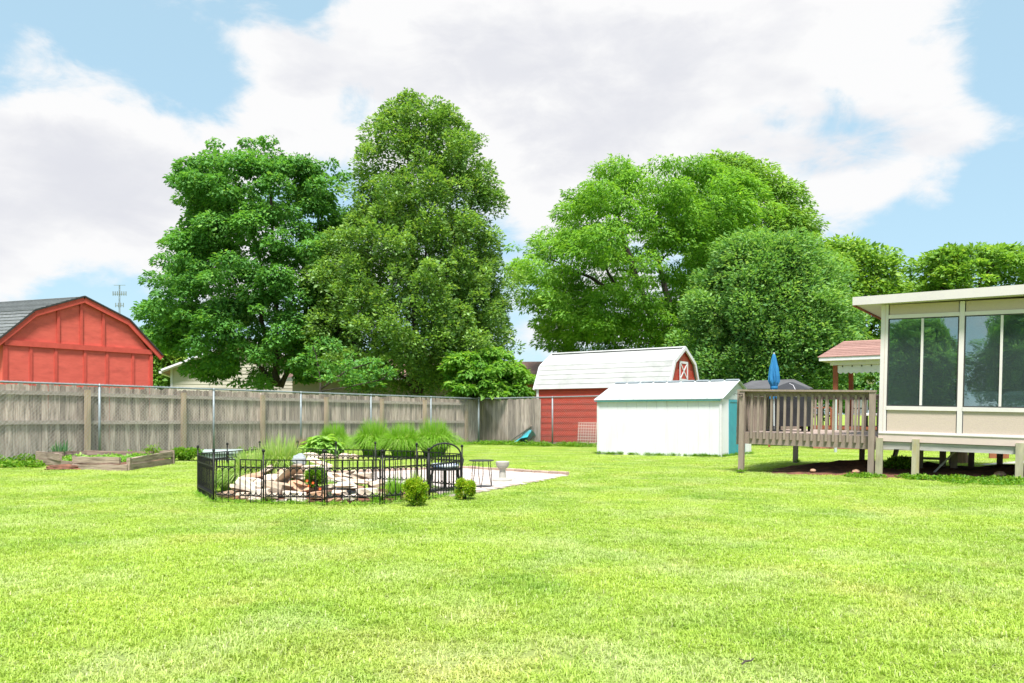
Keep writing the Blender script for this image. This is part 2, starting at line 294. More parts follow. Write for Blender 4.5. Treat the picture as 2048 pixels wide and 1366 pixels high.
# lawn: one colour field for soil sheet and blades, read from the place they stand
def lawnmat(name, blades):
    m = bpy.data.materials.new(name); m.use_nodes = True
    t = m.node_tree; n = t.nodes; l = t.links; n.clear(); o = n.new('ShaderNodeOutputMaterial')
    ge = n.new('ShaderNodeNewGeometry')
    def noise(sc, det, lo, hi, rough=.6, off=0):
        mpn = n.new('ShaderNodeMapping'); mpn.inputs['Location'].default_value = (off, off*1.7, 0); mpn.inputs['Scale'].default_value = (1, 1, 0); l.new(ge.outputs['Position'], mpn.inputs[0])
        x = n.new('ShaderNodeTexNoise'); x.inputs['Scale'].default_value = sc; x.inputs['Detail'].default_value = det; x.inputs['Roughness'].default_value = rough; l.new(mpn.outputs[0], x.inputs['Vector'])
        r = n.new('ShaderNodeMapRange'); l.new(x.outputs['Fac'], r.inputs[0]); r.inputs[1].default_value = lo; r.inputs[2].default_value = hi; return r.outputs[0]
    def mix(f, a, b):
        x = n.new('ShaderNodeMix'); x.data_type = 'RGBA'
        l.new(f, x.inputs[0])
        for i, c in ((6, a), (7, b)):
            if isinstance(c, tuple): x.inputs[i].default_value = (*c, 1)
            else: l.new(c, x.inputs[i])
        return x.outputs[2]
    G1, G2, G3, STRAW, PALE = (.27,.39,.065), (.36,.47,.085), (.20,.335,.055), (.48,.46,.19), (.41,.49,.20)
    c = mix(noise(.55, 4, .35, .65), G1, G2)
    c = mix(noise(.8, 7, .52, .70, off=9), c, G3)
    c = mix(noise(.9, 7, .53, .85, off=23), c, STRAW)
    c = mix(noise(1.1, 8, .48, .72, off=41), c, PALE)
    if blades:
        a = n.new('ShaderNodeAttribute'); a.attribute_name = 'tint'; sp = n.new('ShaderNodeSeparateColor'); l.new(a.outputs['Color'], sp.inputs[0])
        c = mix(sp.outputs[1], c, (.42,.41,.25))
        sc = n.new('ShaderNodeMapRange'); l.new(sp.outputs[0], sc.inputs[0]); sc.inputs[3].default_value = 1.0; sc.inputs[4].default_value = 1.55
        vm = n.new('ShaderNodeVectorMath'); vm.operation = 'SCALE'; l.new(c, vm.inputs[0]); l.new(sc.outputs[0], vm.inputs['Scale']); c = vm.outputs[0]
        d = n.new('ShaderNodeBsdfDiffuse'); l.new(c, d.inputs[0]); tl = n.new('ShaderNodeBsdfTranslucent')
        tv = n.new('ShaderNodeVectorMath'); tv.operation = 'MULTIPLY'; l.new(c, tv.inputs[0]); tv.inputs[1].default_value = (1.2,1.15,.6); l.new(tv.outputs[0], tl.inputs[0])
        ms = n.new('ShaderNodeMixShader'); ms.inputs[0].default_value = .4; l.new(d.outputs[0], ms.inputs[1]); l.new(tl.outputs[0], ms.inputs[2])
        gl = n.new('ShaderNodeBsdfGlossy'); gl.inputs['Roughness'].default_value = .4
        m3 = n.new('ShaderNodeMixShader'); m3.inputs[0].default_value = .02; l.new(ms.outputs[0], m3.inputs[1]); l.new(gl.outputs[0], m3.inputs[2])
        l.new(m3.outputs[0], o.inputs[0])
    else:
        f = noise(38, 5, .3, .7, .75, 3)
        dk = n.new('ShaderNodeMapRange'); l.new(f, dk.inputs[0]); dk.inputs[3].default_value = .5; dk.inputs[4].default_value = .95
        vm = n.new('ShaderNodeVectorMath'); vm.operation = 'SCALE'; l.new(c, vm.inputs[0]); l.new(dk.outputs[0], vm.inputs['Scale'])
        d = n.new('ShaderNodeBsdfDiffuse'); l.new(vm.outputs[0], d.inputs[0])
        bpn = n.new('ShaderNodeBump'); bpn.inputs['Strength'].default_value = .7; bpn.inputs['Distance'].default_value = .02; l.new(f, bpn.inputs['Height']); l.new(bpn.outputs[0], d.inputs['Normal'])
        l.new(d.outputs[0], o.inputs[0])
    return m
M_LAWN = lawnmat('lawn_ground', False); M_BLADE = lawnmat('grass_blade', True)

# ------------------------------------------------------------------ ground
xs = sorted(set([round(x,3) for x in np.linspace(-16,16,65)] + [s*v for s in (-1,1) for v in (18,21,25,30,40,60,100,200,500,1500)]))
ys = sorted(set([round(y,3) for y in np.linspace(0,36,73)] + [-1500,-500,-200,-100,-50,-25,-12,-6,-3,39,43,48,55,65,76,100,160,300,700,1500,2500]))
g = MB()
def bumpy(x, y): return .02*mnoise.noise(Vector((x*.5, y*.5, 3))) + .008*mnoise.noise(Vector((x*2, y*2, 7)))
for y in ys:
    for x in xs: g.v.append((x, y, zg(x, y) + bumpy(x, y) - .02))
nx = len(xs)
for j in range(len(ys)-1):
    for i in range(nx-1): g.f.append((j*nx+i, j*nx+i+1, (j+1)*nx+i+1, (j+1)*nx+i))
link('lawn_ground', g.mesh('lawn_ground', M_LAWN, True), None, kind='structure')

def inpoly(x, y, P):
    c = False; j = len(P)-1
    for i in range(len(P)):
        if (P[i][1] > y) != (P[j][1] > y) and x < (P[j][0]-P[i][0])*(y-P[i][1])/(P[j][1]-P[i][1])+P[i][0]: c = not c
        j = i
    return c

# ------------------------------------------------------------------ leaf engine
def leaf_mesh(name, P, A, Nn, ln, wd, tint, m, fold=.25, tipd=0.0):
    """P base points, A directions, Nn up-normals (n,3); ln, wd (n,); each leaf two folded triangles"""
    A = A/np.linalg.norm(A, axis=1, keepdims=True); B = np.cross(A, Nn); B /= (np.linalg.norm(B, axis=1, keepdims=True)+1e-9); C = np.cross(B, A)
    n = len(P); ln = ln[:,None]; wd = wd[:,None]
    v = np.empty((n,4,3), np.float32)
    v[:,0] = P; v[:,1] = P + A*ln*.45 + B*wd*.5 + C*wd*fold; v[:,2] = P + A*ln; v[:,3] = P + A*ln*.45 - B*wd*.5 + C*wd*fold
    if tipd: v[:,2,2] -= (ln*tipd)[:,0]
    idx = (np.arange(n)*4)[:,None] + np.array([0,1,2,0,2,3])[None,:]
    me = bpy.data.meshes.new(name); me.vertices.add(n*4); me.vertices.foreach_set('co', v.ravel())
    me.loops.add(n*6); me.loops.foreach_set('vertex_index', idx.ravel().astype(np.int32))
    me.polygons.add(n*2); me.polygons.foreach_set('loop_start', np.arange(n*2, dtype=np.int32)*3)
    at_ = me.attributes.new('tint', 'FLOAT_COLOR', 'POINT')
    cc = np.ones((n,4,4), np.float32); cc[:,:,0] = tint[:,None,0]; cc[:,:,1] = tint[:,None,1]; at_.data.foreach_set('color', cc.ravel())
    me.materials.append(m); me.update(calc_edges=True); me.validate()
    return me
def unit(n):
    d = rng.normal(size=(n,3)); return d/np.linalg.norm(d, axis=1, keepdims=True)

def prof_at(prof, z):
    for (z0,a0,b0),(z1,a1,b1) in zip(prof[:-1], prof[1:]):
        if z0 <= z <= z1:
            t = (z-z0)/(z1-z0+1e-9); return a0+(a1-a0)*t, b0+(b1-b0)*t
    return prof[-1][1:] if z > prof[-1][0] else prof[0][1:]

def tree(name, label, cat, D, base_px, rows, leaf, nclump, nleaf, lsize, crad, stems, trunk_r=.2, depth=.85, droop=.2, aspect=.55, hollow=.45, spray=0, group=None, flat=.65, hot=.12, gap=0, z0=None, extra=None, stem_n=5, seed=1):
    """rows: (row, left column, right column) of the crown outline; clumps of leaves fill that volume, hung on real limbs"""
    R = np.random.default_rng(seed); rr = random.Random(seed)
    bx = at(base_px, D); bz = zg(bx, D) if z0 is None else z0
    th = thing(name, label, cat, (bx, D, bz-.05), 0, group)
    prof = sorted([(zat(y, D)-bz, at(a, D)-bx, at(b, D)-bx) for y, a, b in rows])
    zlo, zhi = prof[0][0], prof[-1][0]
    # sample clump centres
    cl = []
    hs = np.linspace(zlo, zhi, 60); wts = np.array([max(.15, prof_at(prof,h)[1]-prof_at(prof,h)[0]) for h in hs])**1.35; wts /= wts.sum()
    while len(cl) < nclump:
        z = float(R.choice(hs, p=wts)) + R.uniform(-1,1)*(zhi-zlo)/120
        a, b = prof_at(prof, z); cx = (a+b)/2; rx = max(.1,(b-a)/2); ry = rx*depth
        th_ = R.uniform(0, 2*math.pi); r = (hollow + (1-hollow)*R.uniform()**.55)
        cr_ = crad*R.uniform(.5, 1.45)
        k = max(.2, 1-cr_*.45/rx) * (1 if R.uniform() > .10 else 1.09)
        x = cx + math.cos(th_)*rx*r*k; y = math.sin(th_)*ry*r*k
        z2 = min(z, zhi-cr_*flat*.95)
        lob = 1+.30*mnoise.noise(Vector((math.cos(th_)*1.3+seed*3, math.sin(th_)*1.3, z*.9/crad*.5)))+.12*mnoise.noise(Vector((x*1.1, y*1.1+seed, z*1.1)))
        x = cx+(x-cx)*min(lob,1.12); y *= lob
        if gap and mnoise.noise(Vector((x*.45+seed, y*.45, z2*.45))) > gap: continue
        cl.append((x, y, z2, cr_, r))
    for e in (extra or []):
        cl.append((at(e[0], D)-bx, R.uniform(-.6,.6), zat(e[1], D)-bz, e[2], 1))
    # stems
    tb = MB(); segs = []
    for (pts, r0) in stems:
        P = [Vector((at(px, D)-bx, oy, zat(py, D)-bz)) for px, py, oy in pts]; P[0].z = min(P[0].z, 0.0) if P[0].z < .5 else P[0].z
        Q = []
        for i in range(len(P)-1):
            for k in range(4):
                q = P[i].lerp(P[i+1], k/4); q += Vector((rr.uniform(-.06,.06), rr.uniform(-.06,.06), 0))*(1 if k else 0); Q.append(q)
        Q.append(P[-1]); nq = len(Q); rad = [max(.02, r0*(1-.82*(i/(nq-1))**.8)) for i in range(nq)]
        if P[0].z <= .01: rad[0] *= 1.35
        tb.tube(Q, rad, 8)
        segs += [(q, rad[i]) for i, q in enumerate(Q) if i > nq*.2]
    for i, (x, y, z, cr_, r) in enumerate(cl):
        if i % max(1, stem_n) and cr_ < crad*1.1: continue
        c = Vector((x, y, z)); best = None; bd = 1e9
        for q, rd in segs:
            d = (q-c).length + max(0, q.z-c.z+.25*(q-c).length)*2.2
            if d < bd: bd = d; best = (q, rd)
        q, rd = best; m_ = q.lerp(c, .5) + Vector((rr.uniform(-.2,.2), rr.uniform(-.2,.2), rr.uniform(0,.25)))
        r1 = min(rd*.55, .02+.012*(c-q).length)
        tb.tube([q, q.lerp(m_,.5)+Vector((0,0,.04)), m_, m_.lerp(c,.6), c], [r1, r1*.8, r1*.6, r1*.4, .008], 5)
        segs += [(m_, r1*.6)]
    part('trunk', tb, M_BARK, th, sm=True, fix=False)
    # leaves
    per = np.array([c[3]**2 for c in cl]); per = np.maximum(8, (per/per.sum()*nleaf)).astype(int)
    Ps=[];As=[];Ns=[];Ts=[]
    for (x,y,z,cr_,r), k in zip(cl, per):
        d = unit(k); low = (d[:,2] < -.25) & (R.uniform(size=k) < .55); d[low,2] *= -1
        rad = cr_*(.45+.6*R.uniform(size=(k,1))**.6)
        p = np.array([x,y,z]) + d*rad*np.array([1,1,flat])
        if spray: p[:,2] -= spray*((d[:,0]**2+d[:,1]**2)*cr_)
        outc = np.array([x*.35, y*.35, 0]); outc = outc/(np.linalg.norm(outc)+.3)
        a = d*np.array([1,1,.35]) + outc*.5 + R.normal(size=(k,3))*.45; a[:,2] -= droop*2
        nn = d*.7 + np.array([0,0,.8]) + R.normal(size=(k,3))*.45
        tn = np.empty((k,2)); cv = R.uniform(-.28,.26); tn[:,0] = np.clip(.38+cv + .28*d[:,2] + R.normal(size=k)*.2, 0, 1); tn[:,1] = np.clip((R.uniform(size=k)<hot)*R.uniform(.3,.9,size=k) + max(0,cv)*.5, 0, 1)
        Ps.append(p);As.append(a);Ns.append(nn);Ts.append(tn)
    P=np.concatenate(Ps);A=np.concatenate(As);Nn=np.concatenate(Ns);T=np.concatenate(Ts); n=len(P)
    ln = lsize*np.clip(R.lognormal(0,.32,size=n),.45,1.9); wd = ln*aspect*R.uniform(.8,1.2,size=n)
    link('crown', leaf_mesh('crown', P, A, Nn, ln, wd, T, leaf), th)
    return th

L_MAPLE = leafmat('maple_leaf', (0.07, 0.2, 0.045), (0.15, 0.38, 0.08), (0.27, 0.48, 0.11))
L_PEAR = leafmat('pear_leaf', (0.09, 0.2, 0.04), (0.22, 0.41, 0.09), (0.36, 0.51, 0.13), gloss=.09)
L_ELM = leafmat('elm_leaf', (0.11, 0.27, 0.03), (0.23, 0.47, 0.06), (0.36, 0.57, 0.11), transl=.52)
L_DENSE = leafmat('greyish_leaf', (0.07, 0.19, 0.055), (0.23, 0.45, 0.13), (0.36, 0.53, 0.19))
L_FAR = leafmat('far_leaf', (0.12, 0.26, 0.045), (0.25, 0.45, 0.08), (0.4, 0.56, 0.12))
L_DOG = leafmat('dogwood_leaf', (0.09, 0.25, 0.03), (0.21, 0.43, 0.06), (0.34, 0.53, 0.1), transl=.52)
L_BOX = leafmat('boxwood_leaf', (0.1, 0.26, 0.01), (0.3, 0.48, 0.02), (0.52, 0.56, 0.05))
L_HERB = leafmat('broad_leaf', (0.1, 0.27, 0.03), (0.3, 0.54, 0.1), (0.46, 0.6, 0.22))
L_WEED = leafmat('weed_leaf', (0.07, 0.2, 0.014), (0.2, 0.4, 0.03), (0.36, 0.46, 0.08))
L_REED = leafmat('ornamental_grass_blade', (0.14, 0.34, 0.02), (0.3, 0.55, 0.06), (0.5, 0.58, 0.22), transl=.4)
L_PALE = leafmat('pale_grass_blade', (0.26, 0.44, 0.08), (0.45, 0.6, 0.2), (0.62, 0.64, 0.34), transl=.4)
L_IRIS = leafmat('blue_green_blade', (.07,.2,.09), (.14,.3,.16), (.3,.4,.2))

# ------------------------------------------------------------------ trees
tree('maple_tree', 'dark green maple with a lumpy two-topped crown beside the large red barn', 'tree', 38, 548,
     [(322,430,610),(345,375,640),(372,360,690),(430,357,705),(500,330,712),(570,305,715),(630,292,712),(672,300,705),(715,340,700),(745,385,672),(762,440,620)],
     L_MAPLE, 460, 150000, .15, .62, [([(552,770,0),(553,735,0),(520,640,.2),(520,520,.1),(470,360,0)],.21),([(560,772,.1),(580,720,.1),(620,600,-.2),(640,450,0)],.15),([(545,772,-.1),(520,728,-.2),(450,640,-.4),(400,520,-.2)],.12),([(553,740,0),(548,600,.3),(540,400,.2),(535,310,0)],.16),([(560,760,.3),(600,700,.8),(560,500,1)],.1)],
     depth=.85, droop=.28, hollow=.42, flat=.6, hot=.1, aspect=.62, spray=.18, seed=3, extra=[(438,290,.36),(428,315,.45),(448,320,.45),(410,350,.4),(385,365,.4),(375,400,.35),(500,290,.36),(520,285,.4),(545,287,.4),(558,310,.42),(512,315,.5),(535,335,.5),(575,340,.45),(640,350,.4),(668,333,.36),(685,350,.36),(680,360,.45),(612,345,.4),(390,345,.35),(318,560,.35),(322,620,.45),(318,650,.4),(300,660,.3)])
tree('pear_tree', 'tallest tree, narrow-topped pear with small glossy leaves in the middle', 'tree', 36.5, 838,
     [(194,795,838),(215,765,880),(250,745,930),(290,728,965),(340,715,985),(400,705,990),(440,690,1005),(500,655,1012),(560,630,1025),(620,618,1042),(670,618,1048),(710,625,1020),(745,650,965),(770,700,905)],
     L_PEAR, 900, 175000, .13, .43, [([(835,785,0),(835,740,0),(828,600,.1),(822,400,0),(815,215,0)],.24),([(838,780,.2),(860,720,.2),(900,560,.3),(915,400,.1)],.15),([(832,760,-.2),(800,690,-.3),(740,560,-.5),(735,420,-.2)],.13),([(838,782,0),(800,745,-.4),(720,690,-.8),(660,650,-.6)],.09),([(840,780,.4),(845,600,.9),(850,350,.6)],.13)],
     depth=.85, droop=.0, hollow=.3, flat=1.15, hot=.2, aspect=.6, seed=5, extra=[(965,283,.25),(820,205,.35),(905,222,.3)])
tree('elm_tree', 'spreading bright green elm arching over the white-roofed red barn', 'tree', 46, 1312,
     [(322,1290,1340),(335,1200,1440),(365,1120,1500),(410,1070,1530),(470,1042,1545),(530,1028,1540),(580,1025,1520),(620,1045,1490),(650,1055,1470),(690,1090,1440),(725,1150,1400)],
     L_ELM, 520, 150000, .19, .8, [([(1330,760,0),(1322,690,0),(1290,600,0),(1250,480,.3),(1230,380,0)],.34),([(1325,700,.2),(1340,600,.3),(1310,500,.2),(1320,380,0)],.28),([(1318,690,-.3),(1270,620,-.6),(1180,560,-1),(1100,520,-.6)],.22),([(1335,700,.4),(1390,600,.8),(1420,480,.5)],.24),([(1310,660,-.4),(1240,600,-1.5),(1160,480,-2)],.17)],
     depth=.8, droop=.35, hollow=.40, flat=.5, hot=.12, aspect=.4, spray=.35, gap=.30, seed=11, extra=[(1250,340,.6),(1370,345,.6),(1400,358,.6),(1190,368,.55),(1320,470,.8),(1290,520,.8),(1350,540,.8),(1340,430,.8),(1215,345,.5),(1290,335,.5),(1330,340,.5),(1140,385,.5),(1040,520,.5),(1110,690,.4),(1090,660,.5)])
tree('locust_tree', 'high rounded light green tree rising behind the elm and the dense bush', 'tree', 54, 1450,
     [(311,1420,1475),(330,1385,1530),(370,1370,1580),(420,1365,1620),(480,1360,1640),(540,1370,1690),(620,1380,1715),(700,1400,1700)],
     L_FAR, 320, 85000, .22, .95, [([(1450,780,0),(1450,650,0),(1445,500,.3),(1440,360,0)],.35),([(1452,680,0),(1520,560,.4),(1560,450,0)],.24),([(1448,640,0),(1400,520,-.4)],.2)],
     depth=.8, droop=.25, hollow=.5, flat=.6, hot=.12, spray=.2, seed=12)
tree('dense_tree', 'broad grey-green bushy tree reaching the ground behind the blue umbrella', 'tree', 38, 1530,
     [(468,1495,1545),(490,1440,1610),(525,1415,1650),(580,1390,1685),(640,1370,1710),(700,1368,1712),(740,1378,1700),(775,1390,1690),(800,1400,1680)],
     L_DENSE, 420, 125000, .15, .66, [([(1530,800,0),(1530,700,0),(1525,600,.2),(1520,500,0)],.25),([(1530,760,0),(1600,650,.2),(1630,560,0)],.15),([(1528,760,0),(1460,650,-.2),(1450,560,0)],.15)],
     depth=.8, droop=-.05, hollow=.4, flat=1.25, hot=.2, seed=14, extra=[(1480,505,.4),(1525,490,.4),(1580,500,.4),(1430,540,.4),(1625,525,.4),(1400,560,.5),(1680,590,.5),(1655,545,.5),(1385,640,.5)])
tree('distant_tree', 'yellow-green tree on the skyline just left of the sunroom roof', 'tree', 58, 1730,
     [(478,1660,1720),(500,1625,1760),(540,1600,1800),(590,1590,1835),(650,1590,1850),(720,1600,1850)],
     L_FAR, 190, 34000, .28, 1.1, [([(1720,790,0),(1720,650,0),(1700,520,0)],.3),([(1722,690,0),(1780,590,0)],.2)],
     depth=.7, droop=.1, hollow=.5, flat=.7, hot=.2, seed=15, group='trees on the skyline behind the sunroom')
tree('distant_tree', 'wide flat-topped tree on the skyline above the sunroom roof', 'tree', 52, 1950,
     [(497,1900,2100),(510,1850,2140),(535,1815,2160),(565,1812,2180),(600,1815,2180),(660,1830,2170)],
     L_FAR, 170, 32000, .26, .85, [([(1950,790,0),(1950,650,0),(1960,560,0),(2000,515,0)],.28),([(1950,660,0),(1880,570,0),(1860,535,0)],.18)],
     depth=.6, droop=.05, hollow=.35, flat=.6, hot=.12, seed=16, gap=.15, group='trees on the skyline behind the sunroom')
tree('dogwood_tree', 'low bright green layered tree behind the fence corner', 'tree', 33.4, 975,
     [(692,930,985),(705,905,1015),(725,890,1050),(750,880,1068),(775,870,1070),(795,900,1050)],
     L_DOG, 85, 17000, .17, .42, [([(975,800,0),(972,775,0),(955,735,.1),(950,710,0)],.08),([(976,790,0),(1010,760,.2),(1035,745,0)],.06),([(972,785,0),(930,765,-.2)],.05)],
     depth=.7, droop=.25, hollow=.15, flat=.3, hot=.15, spray=.3, seed=17)
tree('young_tree', 'small airy young tree with sparse twigs between the maple and the pear', 'tree', 30.5, 640,
     [(672,620,660),(690,600,700),(720,590,760),(745,590,800),(768,600,790)],
     L_MAPLE, 26, 2200, .13, .30, [([(642,790,0),(640,750,0),(625,690,0)],.05),([(642,775,0),(690,740,0),(750,720,0)],.04),([(642,780,0),(700,770,.2),(770,755,0)],.035)],
     depth=.7, droop=.1, hollow=.2, flat=.5, hot=.25, seed=18)
tree('distant_bush', 'pale green bushy tree between the large red barn and the cream house', 'tree', 52, 320,
     [(668,305,330),(690,280,350),(720,270,362),(760,270,365),(790,275,360)],
     L_FAR, 50, 9000, .24, .7, [([(320,800,0),(320,720,0),(318,690,0)],.15)],
     depth=.8, droop=.1, hollow=.4, flat=.7, seed=19)
tree('background_shrub', 'dark green shrub standing behind the porch posts', 'shrub', 42, 1730,
     [(735,1690,1770),(755,1660,1800),(785,1650,1810),(815,1655,1805)],
     L_DENSE, 60, 10000, .2, .6, [([(1730,830,0),(1730,780,0)],.12)], depth=.8, droop=.1, hollow=.4, flat=.7, seed=20)
# the trees that the sunroom windows mirror, standing behind the viewer
for k, (x, y, src, lab, sc) in enumerate([(-34,-30,'dense_tree','round tree behind the viewer, mirrored in the left sunroom window',(1.05,1.05,.93)), (-28,-35,'dense_tree','tall tree behind the viewer, mirrored in the right sunroom window',(.95,.95,.98)), (-22,-39,'dense_tree','bushy tree behind the viewer, mirrored at the right edge of the sunroom windows',(1.1,1.1,.88))]):
    c = copy_tree(bpy.data.objects[src]); c.location = (x, y, -.05); c.rotation_euler.z = 1.1+k; c['label'] = lab; c['category'] = 'tree'; c.scale = sc

# ------------------------------------------------------------------ far buildings
def house(name, label, px0, px1, D, ybase, yeave, yridge, wallm, roofm, gable=False, depth=7, rot=ROT, group=None, siding=.2):
    x0, x1 = at(px0, D), at(px1, D); L_ = (x1-x0)/math.cos(rot)*.9; z0 = zg(x0, D)
    th = thing(name, label, 'house', (x0, D, z0), rot, group)
    ze = zat(yeave, D)-z0; zr = zat(yridge, D)-z0
    return th, L_, ze, zr
# cream house: its gable faces us
D = 45
x0 = at(342, D); hz = zg(x0, D)
h = thing('cream_house', 'cream vinyl-sided house with white eaves behind the maple', 'house', (x0, D, hz), math.atan2(V.y, V.x)-math.radians(38))
ze = zat(736, D)-hz; Lh = 8.1; zr = ze+1.7
k = 0
while k*.2 < zr-.02:
    z = k*.2; t = 0 if z+.2 <= ze else (z+.2-ze)/(zr-ze); t0 = 0 if z <= ze else (z-ze)/(zr-ze)
    a0, b0, a1, b1 = Lh/2*t0, Lh-Lh/2*t0, Lh/2*min(1,t), Lh-Lh/2*min(1,t)
    part('siding_board', MB().add([(a0,-.02,z),(b0,-.02,z),(b1,0,z+.2),(a1,0,z+.2),(a0,.05,z),(b0,.05,z),(b1,.05,z+.2),(a1,.05,z+.2)], [(0,1,2,3),(7,6,5,4),(0,4,5,1),(3,2,6,7),(0,3,7,4),(1,5,6,2)]), M_CREAMSIDE, h)
    k += 1
part('wall', MB().prism([(0.03,0),(Lh-.03,0),(Lh-.03,ze),(Lh/2,zr-.05),(0.03,ze)], 'y', .05, 9), M_CREAMSIDE, h)
part('corner_trim', MB().box(-.03,-.05,0,.09,0,ze), M_WHITETRIM, h)
for sx, a, b in ((-1, -.45, Lh/2), (1, Lh+.45, Lh/2)):
    zz = ze-.45*(zr-ze)/(Lh/2)
    part('roof', MB().add([(a,-.4,zz+.06),(b,-.4,zr+.06),(b,9.3,zr+.06),(a,9.3,zz+.06),(a,-.4,zz-.06),(b,-.4,zr-.06),(b,9.3,zr-.06),(a,9.3,zz-.06)], [(0,1,2,3),(7,6,5,4),(0,4,5,1),(1,5,6,2),(2,6,7,3),(3,7,4,0)]), M_BROWNROOF, h)
    part('rake_board', MB().beam((a,-.43,zz),(b,-.43,zr),.04,.2,up=(0,1,0)).beam((a,-.43,zz),(b,-.43,zr),.2,.03,up=(0,1,0)), M_WHITETRIM, h)
part('gutter', MB().box(-.58,-.4,ze-.33,-.44,9.3,ze-.2), M_WHITETRIM, h)

# tan ranch house behind the pear, brown-red roof
D = 45.5; x0 = at(585, D); hz = zg(x0, D)
h = thing('ranch_house', 'tan-sided house with faded red roof seen under the pear tree', 'house', (x0, D, hz), math.radians(-14))
ze = zat(760, D)-hz; zr = zat(705, D)-hz; Lh = 10.5
for k in range(int(ze/.2)+1):
    part('siding_board', MB().add([(0,-.02,k*.2),(Lh,-.02,k*.2),(Lh,0,k*.2+.2),(0,0,k*.2+.2),(0,.05,k*.2),(Lh,.05,k*.2),(Lh,.05,k*.2+.2),(0,.05,k*.2+.2)], [(0,1,2,3),(7,6,5,4),(0,4,5,1),(3,2,6,7),(0,3,7,4),(1,5,6,2)]), M_TANSIDE if k % 9 else M_TANSIDE, h)
part('wall', MB().box(.02,.06,0,Lh-.02,7,ze), M_TANSIDE, h)
part('roof', MB().prism([(-.5,ze-.05),(3.5,zr),(7.5,ze-.05),(7.5,ze+.1),(3.5,zr+.16),(-.5,ze+.1)], 'x', -.4, Lh+.4), M_BROWNROOF, h)
part('fascia', MB().box(-.4,-.56,ze-.08,Lh+.4,-.52,ze+.12), M_WHITETRIM, h)
for wx in (1.2, 4.2, 7.0):
    f = part('window', MB().box(wx,-.06,1.0,wx+1.0,-.02,2.0), M_WHITETRIM, h); part('pane', MB().box(wx+.07,-.075,1.07,wx+.93,-.062,1.93), M_DARKFRAME, f)

# brick house right of the corner, low behind the fence
D = 48; x0 = at(960, D); hz = zg(x0, D)
h = thing('brick_house', 'low red-brown brick house half hidden behind the dogwood and the barn', 'house', (x0, D, hz), math.radians(-6))
ze = zat(768, D)-hz; zr = zat(722, D)-hz; Lh = 6.5
part('wall', MB().box(0,0,0,Lh,6,ze), M_BRICK, h)
part('roof', MB().prism([(-.5,ze-.02),(3,zr),(6.5,ze-.02),(6.5,ze+.1),(3,zr+.14),(-.5,ze+.1)], 'x', -.3, Lh+.3), M_BROWNROOF, h)
f = part('window', MB().box(1.6,-.05,1.3,2.6,-.01,2.3), M_WHITETRIM, h); part('pane', MB().box(1.67,-.065,1.37,2.53,-.052,2.23), M_DARKFRAME, f)

# cell tower far away
D = 420; x0 = at(239, D); z0 = -.45
t_ = thing('radio_mast', 'slender grey communications mast far behind the large red barn', 'tower', (x0, D, z0))
H_ = zat(570, D)-z0
mb = MB()
for k in range(3):
    a = 2.1*k; mb.tube([(1.0*math.cos(a),1.0*math.sin(a),0),(.3*math.cos(a),.3*math.sin(a),H_)], .11, 4)
zz = 0; i = 0
while zz < H_-3:
    r = 1-.7*zz/H_; a = 2.1*(i%3); b = 2.1*((i+1)%3)
    mb.tube([(r*math.cos(a),r*math.sin(a),zz),(r*math.cos(b),r*math.sin(b),zz+2.5)], .055, 3); zz += 1.4; i += 1
part('mast', mb, M_GALV, t_)
for (yy, wd, cnt) in ((588, 3.4, 7), (611, 2.0, 4)):
    z = zat(yy, D)-z0; a = part('antenna_platform', MB().box(-wd,-.3,z-.15,wd,.3,z+.1), M_GALV, t_)
    for q in range(cnt):
        xx = -wd+2*wd*q/(cnt-1); part('antenna', MB().box(xx-.18,-.2,z-.9,xx+.18,.2,z+1.4), M_GALV, a)
part('top_ring', MB().box(-3,-.2,H_-.2,3,.2,H_), M_GALV, t_)

# ------------------------------------------------------------------ large red barn on the left
G0 = Vector((-10.8, 24.0)); bz = zg(*G0)-.0
b = thing('red_barn', 'large red gambrel barn with charcoal shingle roof behind the wooden fence', 'barn', (G0.x, G0.y, bz), 0)
back = Vector((-.942, .335))*9.0
def gp(w, z, off=0):       # point on the gable, w metres from its right corner, off metres out of the wall
    nrm_ = Vector((.819,-.574)); p = -V*w + nrm_*off; return Vector((p.x, p.y, z))
Wd = 4.1; ZE = 2.95-bz; ZK = 3.82-bz; ZR = 4.34-bz
outl = [(0,0),(Wd,0),(Wd,ZE-.08),(3.35,ZK-.08),(2.05,ZR-.1),(.75,ZK-.08),(0,ZE-.08)]
vs = [gp(w_,z) for w_,z in outl]; vb = [p+Vector((back.x,back.y,0)) for p in vs]; n_ = len(vs)
part('wall', MB().add(vs+vb, [tuple(range(n_)), tuple(range(2*n_-1,n_-1,-1))]+[(i,(i+1)%n_,n_+(i+1)%n_,n_+i) for i in range(n_)]), M_RED, b)
def wpx(px):
    r = (px-1024)/F; return (G0.x - r*G0.y)/(V.x - r*V.y)
def zon(px, py): w_ = wpx(px); return zat(py, G0.y-V.y*w_)-bz
def gbeam(w0,z0_,w1,z1_,wd,th_,off): # board lying on the gable
    a = gp(w0,z0_,off); c = gp(w1,z1_,off); d = (c-a).normalized(); nn = Vector((.819,-.574,0)); s_ = d.cross(nn).normalized()
    vs = [p + s_*i*wd/2 + nn*j for p in (a,c) for i,j in ((-1,0),(1,0),(1,th_),(-1,th_))]
    return MB().add(vs, [(0,1,2,3),(7,6,5,4),(0,4,5,1),(1,5,6,2),(2,6,7,3),(3,7,4,0)])
ZB = 3.0-bz-.06
